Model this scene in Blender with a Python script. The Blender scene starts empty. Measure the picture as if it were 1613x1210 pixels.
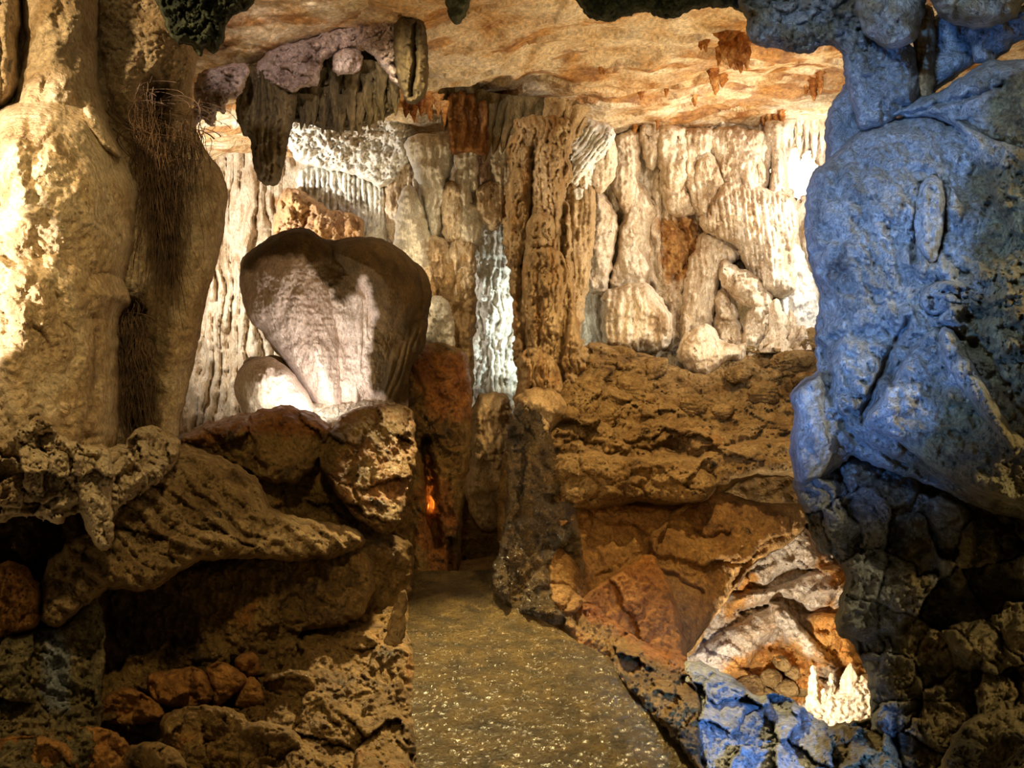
import bpy, math, random
import numpy as np
from mathutils import Vector

random.seed(7)
sc = bpy.context.scene
F = 1613 * 26.0 / 36.0          # focal length in pixels of the 1613 x 1210 frame
CZ = 1.5

# ------------------------------------------------------------------ camera
cam_d = bpy.data.cameras.new('camera')
cam_d.sensor_width = 36.0
cam_d.lens = 26.0
cam_d.clip_start = 0.05
cam = bpy.data.objects.new('camera', cam_d)
cam.location = (0, 0, CZ)
cam.rotation_euler = (math.radians(90), 0, 0)
sc.collection.objects.link(cam)
sc.camera = cam

def P(px, py, d):
    """point at distance d ahead that stands at px, py of the photograph"""
    return Vector(((px - 806.5) / F * d, d, CZ - (py - 605.0) / F * d))

# ------------------------------------------------------------------ world
world = bpy.data.worlds.new('world')
sc.world = world
world.use_nodes = True
bg = world.node_tree.nodes['Background']
bg.inputs[0].default_value = (1.0, 0.74, 0.38, 1)
bg.inputs[1].default_value = 0.22
sc.view_settings.view_transform = 'Standard'
sc.view_settings.look = 'None'
sc.view_settings.gamma = 1.0
sc.view_settings.use_curve_mapping = False
sc.view_settings.exposure = 0.6

# ------------------------------------------------------------------ unseen cave lamps and added fill spots
WARM = (1.0, 0.74, 0.42); WHITE = (1.0, 0.93, 0.84); COOL = (0.88, 1.0, 0.95)
AMBER = (1.0, 0.50, 0.13); BLUE = (0.10, 0.33, 1.0); PALEBLUE = (0.50, 0.70, 1.0)
def spot(loc, target, power, col, cone, blend=0.6, size=0.05):
    l = bpy.data.lights.new('cave_or_fill_lamp', 'SPOT')
    l.energy = power; l.color = col; l.spot_size = math.radians(cone); l.spot_blend = blend
    l.shadow_soft_size = size
    o = bpy.data.objects.new('cave_or_fill_lamp', l)
    loc = Vector(loc); target = Vector(target)
    o.location = loc
    o.rotation_euler = (target - loc).to_track_quat('-Z', 'Y').to_euler()
    sc.collection.objects.link(o)
    return o
# back chamber, right: lamps behind the blue pillar, washing wall and ceiling
spot((2.7, 4.9, 3.2), P(1050, 370, 9.2), 240, (1.0, 0.9, 0.76), 80, 0.8, 0.06)
spot((4.0, 7.2, 3.6), P(1050, 400, 9.2), 190, WHITE, 110, 0.8, 0.04)
spot((3.2, 7.0, 2.6), (1.4, 7.2, 4.5), 90, WARM, 120, 0.9, 0.1)
spot(P(1335, 230, 8.4), P(1270, 190, 9.0), 26, WHITE, 120, 0.9, 0.04)
spot(P(1250, 300, 10.3), P(1250, 290, 11.1), 300, WHITE, 150, 0.5, 0.05)
# back chamber, left: lamp behind the pillar
spot((-3.9, 6.6, 3.0), P(440, 380, 9.2), 430, WHITE, 100, 0.8, 0.04)
spot((-1.7, 6.9, 1.5), (-0.9, 7.6, 4.4), 70, WARM, 110, 0.9, 0.1)
# the passage behind the central column
spot((0.55, 7.9, 2.0), P(770, 500, 10.6), 60, COOL, 90, 0.6, 0.04)
# beneath the two-lobed boulder
spot(P(508, 655, 5.12), P(480, 500, 6.0), 30, WHITE, 110, 0.6, 0.02)
spot(P(436, 655, 5.12), P(425, 625, 5.6), 5, (1.0, 0.98, 0.75), 70, 0.6, 0.02)
# amber lamp in the crevice at the end of the path
spot(P(690, 800, 6.9), P(700, 740, 7.6), 14, AMBER, 150, 0.6, 0.03)
spot(P(676, 800, 6.6), P(682, 770, 6.9), 6, AMBER, 100, 0.6, 0.02)
# left pillar, and added fill for the rocks below it
spot((-2.3, 1.25, 1.95), P(-6, 262, 2.75), 420, WHITE, 24, 0.25, 0.02)
spot((-2.3, 1.2, 1.5), P(-6, 470, 2.65), 420, WHITE, 22, 0.25, 0.02)
spot((-2.3, 1.0, 3.3), P(150, 300, 3.6), 260, WARM, 75, 0.8, 0.1)
spot((-0.3, 0.9, 2.9), P(220, 860, 3.8), 120, (1.0, 0.76, 0.36), 75, 0.9, 0.1)  # added fill that lifts the dark lower left rocks
# blue lamps on the right pillar and on the low ridge, plus an added warm fill
spot((-0.6, 0.9, 1.0), P(1350, 420, 3.4), 330, BLUE, 40, 0.8, 0.05)
spot((-0.1, 0.6, 2.5), P(1430, 330, 3.4), 230, PALEBLUE, 50, 0.8, 0.06)
spot((1.9, 0.8, 2.4), P(1570, 780, 3.2), 110, (1.0, 0.80, 0.44), 80, 0.9, 0.06)  # added warm fill on the right pillar
spot((1.1, 1.2, 0.9), P(1200, 1160, 3.0), 300, BLUE, 32, 0.7, 0.03)
# lower chamber on the right
spot(P(1150, 1150, 4.9), P(1230, 930, 7.0), 230, (1.0, 0.88, 0.7), 110, 0.6, 0.04)
# amber on the slabs, warm on the shelf and the columns
spot(P(1075, 1050, 4.5), P(1000, 890, 5.6), 26, AMBER, 120, 0.7, 0.03)
spot((0.5, 2.6, 1.1), P(1030, 900, 5.6), 62, AMBER, 50, 0.7, 0.05)  # added front fill, amber over the whole of the slabs
spot((1.5, 4.4, 3.95), P(1050, 660, 6.5), 330, (1.0, 0.70, 0.32), 75, 0.9, 0.06)
spot((-1.0, 4.4, 3.95), P(780, 400, 7.4), 130, (1.0, 0.80, 0.5), 60, 0.9, 0.06)
# ceiling wash, then added spots for path, pink crust and wet boulder
spot((1.6, 6.0, 1.25), (1.9, 7.2, 4.5), 120, (1.0, 0.80, 0.52), 125, 0.9, 0.06)
spot((0.3, 3.6, 1.2), (0.2, 6.4, 4.2), 55, (1.0, 0.70, 0.34), 110, 0.9, 0.2)
spot((-0.25, 6.6, 3.0), (0.05, 3.7, 0), 1300, (1.0, 0.76, 0.34), 44, 0.9, 0.05)  # spot added in mid-air for glints on the path
spot((-1.0, 2.2, 3.65), P(450, 105, 5.7), 170, (1.0, 0.86, 0.82), 24, 0.6, 0.03)  # unseen spot added to brighten the pink crust
spot(P(735, 640, 7.0), P(815, 900, 5.2), 60, WHITE, 40, 0.6, 0.02)  # unseen spot added for glints on the wet boulder

# ------------------------------------------------------------------ noise
_r = np.random.RandomState(11)
PERM = _r.permutation(1024); PERM = np.concatenate([PERM] * 3)
GA = _r.rand(1024) * 2 * np.pi
GX, GY = np.cos(GA), np.sin(GA)
RV = _r.rand(1024); RV2 = _r.rand(1024); RV3 = _r.rand(1024)
def _h(i, j, s): return PERM[(PERM[(i + s * 57) & 1023] + j) & 1023]
def perlin(x, y, s=0):
    xi = np.floor(x).astype(np.int64); yi = np.floor(y).astype(np.int64)
    xf = x - xi; yf = y - yi
    u = xf**3 * (xf * (xf * 6 - 15) + 10); v = yf**3 * (yf * (yf * 6 - 15) + 10)
    def g(i, j, dx, dy):
        k = _h(i, j, s); return GX[k] * dx + GY[k] * dy
    a = g(xi, yi, xf, yf); b = g(xi + 1, yi, xf - 1, yf)
    c = g(xi, yi + 1, xf, yf - 1); d = g(xi + 1, yi + 1, xf - 1, yf - 1)
    return ((a + u * (b - a)) * (1 - v) + (c + u * (d - c)) * v) * 1.5
def fbm(x, y, s=0, o=4, lac=2.1, g=0.5):
    r = 0; a = 1
    for k in range(o):
        r = r + a * perlin(x, y, s + k * 3); x = x * lac + 3.1; y = y * lac + 1.7; a *= g
    return r
def billow(x, y, s=0, o=4, lac=2.1, g=0.5):
    """lumps with sharp creases, about -0.5 .. 0.5"""
    r = 0; a = 1; t = 0
    for k in range(o):
        r = r + a * np.minimum(np.abs(perlin(x, y, s + k * 3)) * 2, 1); t += a; x = x * lac + 3.1; y = y * lac + 1.7; a *= g
    return r / t - 0.4
def worley(x, y, s=0):
    xi = np.floor(x).astype(np.int64); yi = np.floor(y).astype(np.int64)
    f1 = np.full(x.shape, 9.0); f2 = f1.copy(); idn = np.zeros(x.shape, np.int64)
    vx = np.zeros(x.shape); vy = vx.copy()
    for di in (-1, 0, 1):
        for dj in (-1, 0, 1):
            k = _h(xi + di, yi + dj, s)
            dx = xi + di + RV[k] - x; dy = yi + dj + RV2[k] - y
            dd = np.sqrt(dx * dx + dy * dy)
            c = dd < f1
            f2 = np.where(c, f1, np.minimum(f2, dd))
            idn = np.where(c, k, idn); vx = np.where(c, dx, vx); vy = np.where(c, dy, vy)
            f1 = np.minimum(f1, dd)
    return f1, f2, idn, vx, vy

# ------------------------------------------------------------------ height features, all in metres towards the viewer
def N(scale, amp, o=5, sx=1, sy=1, s=0):
    return lambda x, y: amp * fbm(x / (scale * sx), y / (scale * sy), s, o)
def BL(scale, amp, o=4, sx=1, sy=1, s=0):
    def f(x, y):
        wx = x + scale * 0.35 * fbm(x / scale, y / scale, s + 50, 2); wy = y + scale * 0.35 * fbm(x / scale, y / scale, s + 60, 2)
        return amp * billow(wx / (scale * sx), wy / (scale * sy), s, o)
    return f
def POP(scale, amp, s=0):
    """round knobs"""
    def f(x, y):
        a, b, i, _, _ = worley(x / scale + 0.3 * perlin(x / scale / 2, y / scale / 2, s), y / scale, s)
        return amp * np.sqrt(np.clip(1 - (a / 0.85)**2, 0, 1)) * (0.4 + 0.6 * RV3[i])
    return f
def FAC(scale, amp, tilt=0.8, s=0, rot=0.0, st=1.0, groove=0.14):
    """broken rock: tilted plane per cell, narrow clefts between"""
    cr, sr = math.cos(rot), math.sin(rot)
    def f(x, y):
        w = scale * 0.22
        x0 = x + w * fbm(x / scale, y / scale, s + 9, 3); y0 = y + w * fbm(x / scale, y / scale, s + 19, 3)
        xx = (x0 * cr + y0 * sr) / (scale * st); yy = (-x0 * sr + y0 * cr) / scale
        a, b, i, vx, vy = worley(xx, yy, s)
        e = np.clip((b - a) / 0.12, 0, 1)
        return amp * ((RV3[i] - 0.5) + tilt * ((RV[i] - 0.5) * vx + (RV2[i] - 0.5) * vy) * 2 - groove * (1 - e)**2)
    return f
def FL(period, amp, slant=0.0, warp=0.6, s=0, wy=90.0, cx=None, cy=None, fan=0.0):
    """vertical flutes; rounded ribs with sharp valleys"""
    def f(x, y):
        xx = x + slant * y
        if cx is not None:
            xx = (x - cx) / np.maximum(0.35, 1 + fan * (y - cy) / 100.0) + cx
        u = xx / period + warp * fbm(x / (period * 3.5), y / wy, s, 3)
        k = np.floor(u).astype(np.int64)
        m = 0.45 + 0.55 * RV[(k + s * 31) & 1023] + 0.35 * perlin(k * 0.37 + 0.5, y / wy * 1.6, s + 5)
        return amp * (np.abs(np.sin(np.pi * u))**0.8 * m - 0.4)
    return f
def STR(ang, period, amp, s=0, warp=0.8):
    """bedding ledges"""
    c, sn = math.cos(ang), math.sin(ang)
    def f(x, y):
        v = (-x * sn + y * c) / period + warp * fbm(x / (period * 5), y / (period * 5), s, 3)
        t = v - np.floor(v); k = np.floor(v).astype(np.int64)
        return amp * (0.3 + 0.7 * RV[(k + s * 13) & 1023]) * (np.minimum(t / 0.75, (1 - t) / 0.25) - 0.5)
    return f
def CR(pts, w, depth, jit=4):
    """a crack or groove along a line"""
    pts = np.array(pts, float)
    def f(x, y):
        x = x + jit * fbm(x / 22, y / 22, 71, 3); y = y + jit * fbm(x / 22, y / 22, 81, 3)
        d = np.full(x.shape, 1e9)
        for a, b in zip(pts[:-1], pts[1:]):
            ab = b - a; t = np.clip(((x - a[0]) * ab[0] + (y - a[1]) * ab[1]) / (ab @ ab), 0, 1)
            d = np.minimum(d, np.hypot(x - a[0] - t * ab[0], y - a[1] - t * ab[1]))
        return -depth * np.exp(-(d / w)**2)
    return f
def DM(cx, cy, rx, ry, h):
    """a swelling or (h < 0) a hollow"""
    return lambda x, y: h * np.exp(-((x - cx) / rx)**2 - ((y - cy) / ry)**2)

def sdf(poly, x, y, smooth=True):
    p = np.array(poly, float)
    if smooth:                                                     # Catmull-Rom through the corners
        n = len(p); q = []
        for i in range(n):
            a, b, c, d = p[i - 1], p[i], p[(i + 1) % n], p[(i + 2) % n]
            for t in (0.0, 0.33, 0.67):
                q.append(0.5 * (2 * b + (c - a) * t + (2 * a - 5 * b + 4 * c - d) * t * t + (3 * b - a - 3 * c + d) * t**3))
        p = np.array(q)
    d = np.full(x.shape, 1e9); ins = np.zeros(x.shape, bool)
    n = len(p)
    for i in range(n):
        a = p[i]; b = p[(i + 1) % n]; ab = b - a
        l = ab @ ab
        if l < 1e-9: continue
        t = np.clip(((x - a[0]) * ab[0] + (y - a[1]) * ab[1]) / l, 0, 1)
        d = np.minimum(d, (x - a[0] - t * ab[0])**2 + (y - a[1] - t * ab[1])**2)
        c = ((a[1] > y) != (b[1] > y))
        if a[1] != b[1]:
            ins ^= c & (x < (b[0] - a[0]) * (y - a[1]) / (b[1] - a[1]) + a[0])
    d = np.sqrt(d)
    return np.where(ins, d, -d)
def prof(d, R):
    t = 1 - np.clip(d / R, 0, 1)
    return np.sqrt(np.clip(1 - t * t, 0, 1))
def DP(pts):
    """smooth depth through control points (px, py, metres)"""
    p = np.array(pts, float)
    n = len(p)
    if n == 1:
        return lambda x, y: np.full(x.shape, p[0, 2])
    X = p[:, :2] / 500.0
    K = np.sqrt(((X[:, None] - X[None])**2).sum(-1) + 0.01)
    poly = np.c_[np.ones(n), X] if n > 3 else np.ones((n, 1))
    m = poly.shape[1]
    A = np.block([[K, poly], [poly.T, np.zeros((m, m))]])
    w = np.linalg.lstsq(A, np.r_[p[:, 2], np.zeros(m)], rcond=None)[0]
    def f(x, y):
        r = np.zeros(x.shape)
        for i in range(n):
            r += w[i] * np.sqrt((x / 500 - X[i, 0])**2 + (y / 500 - X[i, 1])**2 + 0.01)
        r += w[n]
        if m == 3: r += w[n + 1] * x / 500 + w[n + 2] * y / 500
        return r
    return f

# ------------------------------------------------------------------ objects
def tag(o, label=None, cat=None, group=None, kind=None):
    if label: o['label'] = label
    if cat: o['category'] = cat
    if group: o['group'] = group
    if kind: o['kind'] = kind
    return o
def mesh_obj(name, V, faces, mat, parent=None, mask=None):
    V = np.asarray(V, np.float32); faces = np.asarray(faces, np.int32)
    me = bpy.data.meshes.new(name)
    me.vertices.add(len(V)); me.vertices.foreach_set('co', V.ravel())
    k = faces.shape[1]
    me.loops.add(faces.size); me.loops.foreach_set('vertex_index', faces.ravel())
    me.polygons.add(len(faces)); me.polygons.foreach_set('loop_start', np.arange(0, faces.size, k, dtype=np.int32))
    me.polygons.foreach_set('loop_total', np.full(len(faces), k, np.int32))
    me.polygons.foreach_set('use_smooth', np.ones(len(faces), bool))
    me.update(calc_edges=True); me.validate()
    if mask is not None and len(mask) == len(me.vertices):
        at = me.attributes.new('stain_shade', 'FLOAT', 'POINT'); at.data.foreach_set('value', np.asarray(mask, np.float32))
    me.materials.append(mat)
    o = bpy.data.objects.new(name, me)
    sc.collection.objects.link(o)
    if parent: o.parent = parent
    return o

def relief(name, poly, depth, mat, R=40, T=0.25, back=0.3, step=4, feats=(), lobes=(), edge=(3, 26), holes=(),
           parent=None, mask=None, smooth=True, fade=14, s=0, grow=0, clip=None):
    """A closed rock body: outline at its own distance, swelling T metres to the front and `back` metres behind."""
    D = depth if callable(depth) else DP(depth) if isinstance(depth, (list, tuple)) else DP([(0, 0, depth)])
    p = np.array(poly, float); m = step * 2 + edge[0] * 2
    xs = np.arange(p[:, 0].min() - m, p[:, 0].max() + m, step); ys = np.arange(p[:, 1].min() - m, p[:, 1].max() + m, step)
    x, y = np.meshgrid(xs, ys)
    d = sdf(poly, x, y, smooth)
    if grow: d = d + grow
    if clip is not None: d = np.minimum(d, sdf(clip, x, y) - 1.0)
    if edge[0]:
        d = d + edge[0] * fbm(x / edge[1], y / edge[1], s + 40, 4)
    for h in holes:
        d = np.minimum(d, -sdf(h, x, y, False) + 5 * fbm(x / 11, y / 11, s + 44, 4))
    ins = d > 0
    cell = ins[:-1, :-1] | ins[1:, :-1] | ins[:-1, 1:] | ins[1:, 1:]
    used = np.zeros(x.shape, bool)
    used[:-1, :-1] |= cell; used[1:, :-1] |= cell; used[:-1, 1:] |= cell; used[1:, 1:] |= cell
    gy, gx = np.gradient(d, step); g2 = np.maximum(gx * gx + gy * gy, 0.15)
    out = used & ~ins
    sh = np.where(out, -d / g2, 0)
    x = x + np.clip(sh * gx, -1.5 * step, 1.5 * step); y = y + np.clip(sh * gy, -1.5 * step, 1.5 * step)
    x0, y0 = x[used], y[used]
    dd = np.maximum(d[used], 0)
    H = T * prof(dd, R)
    hf = np.zeros(x0.shape)
    for f in feats: hf = hf + f(x0, y0)
    fd = np.clip(dd / fade, 0, 1)
    H = H + hf * fd
    for L in lobes:
        if L.get('part'): continue
        ld = sdf(L['p'], x0, y0)
        if L.get('e', 2): ld = ld + L.get('e', 2) * fbm(x0 / 20, y0 / 20, s + 33, 3)
        c = ld > 0
        if not c.any(): continue
        lh = L.get('b', 0) + L['T'] * prof(ld, L.get('R', 30))
        for f in L.get('f', ()): lh = lh + f(x0, y0) * np.clip(ld / 12, 0, 1)
        lh = lh + hf * L.get('k', 0.5)
        H = np.where(c, np.maximum(H, lh * fd), H)
    base = D(x0, y0)
    inn = ins[used]
    df = base - H
    db = base + back * prof(dd, R * 1.2)
    def pos(dep): return np.c_[(x0 - 806.5) / F * dep, dep, CZ - (y0 - 605) / F * dep]
    idx = -np.ones(x.shape, np.int64); idx[used] = np.arange(used.sum())
    nF = int(used.sum())
    bidx = np.arange(nF); nb = int(inn.sum()); bmap = bidx.copy(); bmap[inn] = nF + np.arange(nb)
    V = np.r_[pos(np.where(inn, df, base)), pos(db)[inn]]
    cy, cx = np.nonzero(cell)
    q = np.c_[idx[cy, cx], idx[cy + 1, cx], idx[cy + 1, cx + 1], idx[cy, cx + 1]]
    qb = bmap[q][:, ::-1]
    same = (qb[:, ::-1] == q).all(1)
    faces = np.r_[q[~same], qb[~same]]
    mk = None
    if mask is not None:
        mv = mask(x0, y0); mk = np.r_[mv, mv[inn]]
    o = mesh_obj(name, V, faces, mat, parent, mk)
    for L in lobes:                                                # lobes with a name of their own are parts
        if not L.get('part'): continue
        bb = L.get('b', 0); kk = L.get('k', 0.5)
        relief(L['part'], L['p'], (lambda x, y, bb=bb: D(x, y) - bb), mat, R=L.get('R', 30), T=L['T'], back=bb + 0.15, step=step,
               feats=[(lambda x, y, f=f, kk=kk: kk * f(x, y)) for f in feats] + list(L.get('f', ())), edge=(L.get('e', 2), 24), parent=o, mask=mask, fade=12, s=s + 1, clip=poly)
    return o

def thing(name, poly, depth, mat, label, cat, group=None, kind=None, **k):
    return tag(relief(name, poly, depth, mat, **k), label, cat, group, kind)

def inmask(polys, soft=10, amp=8, sc_=30, s=3, base=0.0):
    """albedo patches (rust, clay, mineral crust) that lie where the stone has them"""
    def f(x, y):
        r = np.full(x.shape, base)
        for p in polys:
            d = sdf(p, x, y) + amp * fbm(x / sc_, y / sc_, s, 4)
            r = np.maximum(r, np.clip(d / soft + 0.5, 0, 1))
        return r
    return f

def rock(name, c, r, mat, label, cat, rot=0.0, seed=0, n=90, nf=16, rough=0.05, group=None, tilt=0.0, soft=0.05, squash=None):
    """an angular stone with broken faces; c = centre, r = three half sizes"""
    rs = np.random.RandomState(seed + 5)
    th = np.linspace(0, np.pi, n // 2); ph = np.linspace(0, 2 * np.pi, n, endpoint=False)
    T_, P_ = np.meshgrid(th, ph, indexing='ij')
    D3 = np.stack([np.sin(T_) * np.cos(P_), np.sin(T_) * np.sin(P_), np.cos(T_)], -1)
    nn = rs.normal(size=(nf, 3)); nn /= np.linalg.norm(nn, axis=1)[:, None]
    h = 0.72 + 0.28 * rs.rand(nf)
    dots = np.maximum(D3 @ nn.T, 0.02)
    rr = h / dots
    w = np.exp(-rr / soft * 0.6); rad = -soft / 0.6 * np.log(w.sum(-1) + 1e-12)
    rad = np.clip(rad, 0.2, 1.25)
    rad = rad + rough * (fbm(P_ / np.pi * 5 * np.abs(np.sin(T_)) + seed, T_ * 4, seed % 50, 5) + 0.6 * billow(np.cos(P_) * 3 * np.sin(T_) + 7, np.sin(P_) * 3 * np.sin(T_) + T_ * 3, seed % 40, 4))
    V = D3 * rad[..., None] * np.array(r)
    a, b = math.cos(rot), math.sin(rot); ta, tb = math.cos(tilt), math.sin(tilt)
    X = V[..., 0] * ta + V[..., 2] * tb; Z = -V[..., 0] * tb + V[..., 2] * ta; Y = V[..., 1]
    V = np.stack([X * a - Y * b, X * b + Y * a, Z], -1).reshape(-1, 3)
    m = n // 2; q = []
    i = np.arange(m - 1)[:, None]; j = np.arange(n)[None]
    q = np.stack([i * n + j, (i + 1) * n + j, (i + 1) * n + (j + 1) % n, i * n + (j + 1) % n], -1).reshape(-1, 4)
    o = mesh_obj(name, V, q, mat)
    o.location = c
    return tag(o, label, cat, group)

def spike(name, top, length, rad, mat, label=None, cat=None, group=None, up=False, seed=0, n=28, m=44, fl=7, famp=0.22,
          knob=0.12, lean=(0, 0), pw=0.75, parent=None, base_flare=0.35, flat=0.8):
    """dripstone: a fluted, ringed cone hanging from `top` (or standing on it when up)"""
    rs = np.random.RandomState(seed + 99)
    t = np.linspace(0, 1, m)
    a = np.linspace(0, 2 * np.pi, n, endpoint=False)
    T_, A_ = np.meshgrid(t, a, indexing='ij')
    r = rad * ((1 - T_)**pw * (1 + base_flare * np.exp(-T_ * 9)))
    r = r + rad * 0.10 * np.sqrt(np.clip(1 - T_, 0, 1)) * (T_ > 0.5)
    ph = rs.rand() * 6
    r = r * (1 + famp * (np.abs(np.sin(A_ * fl / 2 + ph + 1.2 * perlin(A_ * 0 + seed + .5, T_ * 3, 3))) - 0.6))
    r = r * (1 + knob * fbm(np.cos(A_) * 1.2 + seed, T_ * length / rad * 0.7 + np.sin(A_), seed % 90, 4) * 2)
    r[-1] = 0.0
    sgn = 1 if up else -1
    cx = lean[0] * T_ + rad * 0.25 * perlin(T_ * 2.5 + seed, T_ * 0 + 0.5, 8) * T_; cy = lean[1] * T_
    V = np.stack([r * np.cos(A_) + cx, flat * r * np.sin(A_) + cy, sgn * T_ * length], -1).reshape(-1, 3)
    V = np.r_[V, [[0, 0, 0]]]
    i = np.arange(m - 1)[:, None]; j = np.arange(n)[None]
    q = np.stack([i * n + j, i * n + (j + 1) % n, (i + 1) * n + (j + 1) % n, (i + 1) * n + j], -1).reshape(-1, 4)
    if not up: q = q[:, ::-1]
    cap = np.array([[len(V) - 1, (j_ + 1) % n, j_, j_] for j_ in range(n)])
    tri = cap[:, :3]
    me = bpy.data.meshes.new(name)
    fs = [tuple(f) for f in q] + [tuple(f) for f in tri]
    me.from_pydata([tuple(v) for v in V], [], fs)
    me.polygons.foreach_set('use_smooth', np.ones(len(fs), bool)); me.update()
    me.materials.append(mat)
    o = bpy.data.objects.new(name, me); sc.collection.objects.link(o); o.location = top
    if parent: o.parent = parent
    return tag(o, label, cat, group)

# ------------------------------------------------------------------ materials
def stone(name, cols, scale=2.2, rough=0.85, bump=0.5, bscale=34, stain_shade=None, streak=0.0, fine=0.6, spec=0.35,
          speck=None, detail=9, dist=0.6, bd=0.02, contrast=1.0, wet=None):
    """cols: list of (position, rgb); stain: rgb pair blended where the `stain` attribute says so"""
    m = bpy.data.materials.new(name); m.use_nodes = True
    nt = m.node_tree; nd = nt.nodes; lk = nt.links
    bs = nd['Principled BSDF']
    bs.inputs['Roughness'].default_value = rough; bs.inputs['Specular IOR Level'].default_value = spec
    geo = nd.new('ShaderNodeNewGeometry')
    mp = nd.new('ShaderNodeMapping'); lk.new(geo.outputs['Position'], mp.inputs['Vector'])
    mp.inputs['Scale'].default_value = (1, 1, 1 - streak)
    def noise(sc_, det=8, rg=0.6, di=0.0, vec=None):
        n = nd.new('ShaderNodeTexNoise'); n.inputs['Scale'].default_value = sc_; n.inputs['Detail'].default_value = det
        n.inputs['Roughness'].default_value = rg; n.inputs['Distortion'].default_value = di
        lk.new(vec or mp.outputs[0], n.inputs['Vector']); return n
    n1 = noise(scale, detail, 0.66, dist)
    cr = nd.new('ShaderNodeValToRGB'); lk.new(n1.outputs['Fac'], cr.inputs['Fac'])
    el = cr.color_ramp.elements
    while len(el) > 1: el.remove(el[-1])
    el[0].position = cols[0][0]; el[0].color = (*cols[0][1], 1)
    for p_, c_ in cols[1:]:
        e = el.new(p_); e.color = (*c_, 1)
    col = cr.outputs['Color']
    def mix(a, b, f, mode='MIX'):
        mx = nd.new('ShaderNodeMix'); mx.data_type = 'RGBA'; mx.blend_type = mode
        if isinstance(f, float): mx.inputs[0].default_value = f
        else: lk.new(f, mx.inputs[0])
        lk.new(a, mx.inputs[6])
        if isinstance(b, tuple): mx.inputs[7].default_value = (*b, 1)
        else: lk.new(b, mx.inputs[7])
        return mx.outputs[2]
    def ramp(src, a, b):
        r = nd.new('ShaderNodeMapRange'); r.inputs['From Min'].default_value = a; r.inputs['From Max'].default_value = b
        lk.new(src, r.inputs['Value']); return r.outputs[0]
    if stain_shade:
        at = nd.new('ShaderNodeAttribute'); at.attribute_name = 'stain_shade'
        n5 = noise(scale * 2.7, 8, 0.6, 0.4)
        r2 = nd.new('ShaderNodeValToRGB'); lk.new(n5.outputs['Fac'], r2.inputs['Fac'])
        r2.color_ramp.elements[0].position = 0.35; r2.color_ramp.elements[1].position = 0.65
        r2.color_ramp.elements[0].color = (*stain_shade[0], 1); r2.color_ramp.elements[1].color = (*stain_shade[1], 1)
        col = mix(col, r2.outputs['Color'], at.outputs['Fac'])
    if speck:                                                      # blackened pits and mould specks; on cream also painted seam shade
        n3 = noise(speck[1], 6, 0.7)
        col = mix(col, speck[0], ramp(n3.outputs['Fac'], speck[2], speck[2] + 0.08))
    n4 = noise(bscale * 2.2, 4, 0.7)
    tone = nd.new('ShaderNodeMapRange'); tone.inputs['To Min'].default_value = 1 - 0.45 * contrast; tone.inputs['To Max'].default_value = 1 + 0.45 * contrast
    tone.inputs['From Min'].default_value = 0.3; tone.inputs['From Max'].default_value = 0.7
    lk.new(n4.outputs['Fac'], tone.inputs['Value'])
    mv = nd.new('ShaderNodeVectorMath'); mv.operation = 'SCALE'
    lk.new(col, mv.inputs[0]); lk.new(tone.outputs[0], mv.inputs['Scale'])
    lk.new(mv.outputs[0], bs.inputs['Base Color'])
    nb = noise(bscale, 8, 0.68, 0.3)
    nb2 = noise(bscale * 0.32, 6, 0.6, 0.5)
    ad = nd.new('ShaderNodeMath'); ad.operation = 'MULTIPLY_ADD'; ad.inputs[1].default_value = fine
    lk.new(nb.outputs['Fac'], ad.inputs[0]); lk.new(nb2.outputs['Fac'], ad.inputs[2])
    b = nd.new('ShaderNodeBump'); b.inputs['Strength'].default_value = bump; b.inputs['Distance'].default_value = bd * 2.5
    lk.new(ad.outputs[0], b.inputs['Height']); lk.new(b.outputs[0], bs.inputs['Normal'])
    if wet:
        n6 = noise(wet[0], 5, 0.6)
        r6 = nd.new('ShaderNodeMapRange'); r6.inputs['From Min'].default_value = 0.42; r6.inputs['From Max'].default_value = 0.6
        r6.inputs['To Min'].default_value = wet[1]; r6.inputs['To Max'].default_value = rough
        lk.new(n6.outputs['Fac'], r6.inputs['Value']); lk.new(r6.outputs[0], bs.inputs['Roughness'])
    return m

M = {}
M['cream'] = stone('cream_flowstone', [(0.32, (0.28, 0.18, 0.09)), (0.43, (0.56, 0.43, 0.28)), (0.56, (0.74, 0.64, 0.49)), (0.66, (0.46, 0.31, 0.16))],
                   3.0, streak=0.55, bump=0.6, bscale=22, stain_shade=((0.30, 0.13, 0.04), (0.50, 0.28, 0.09)), speck=((0.12, 0.065, 0.03), 8, 0.60))
M['white'] = stone('white_flowstone', [(0.3, (0.60, 0.52, 0.40)), (0.5, (0.80, 0.78, 0.70)), (0.65, (0.88, 0.84, 0.74)), (0.75, (0.72, 0.52, 0.28))],
                   2.6, streak=0.65, bump=0.6, bscale=24, stain_shade=((0.65, 0.40, 0.12), (0.80, 0.62, 0.34)))
M['tan'] = stone('tan_dripstone', [(0.32, (0.20, 0.12, 0.05)), (0.48, (0.40, 0.27, 0.13)), (0.62, (0.52, 0.38, 0.21))],
                 3.0, streak=0.5, bump=0.7, bscale=24, stain_shade=((0.16, 0.07, 0.02), (0.42, 0.20, 0.05)))
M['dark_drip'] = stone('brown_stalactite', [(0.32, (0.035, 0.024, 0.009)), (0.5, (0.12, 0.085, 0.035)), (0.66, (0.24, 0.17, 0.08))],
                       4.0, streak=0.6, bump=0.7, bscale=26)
M['pink'] = stone('pink_crust', [(0.35, (0.22, 0.14, 0.10)), (0.46, (0.66, 0.47, 0.38)), (0.6, (0.84, 0.66, 0.56)), (0.7, (0.50, 0.42, 0.42))],
                  5.0, bump=1.0, bscale=22, fine=0.9, bd=0.03)
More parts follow.
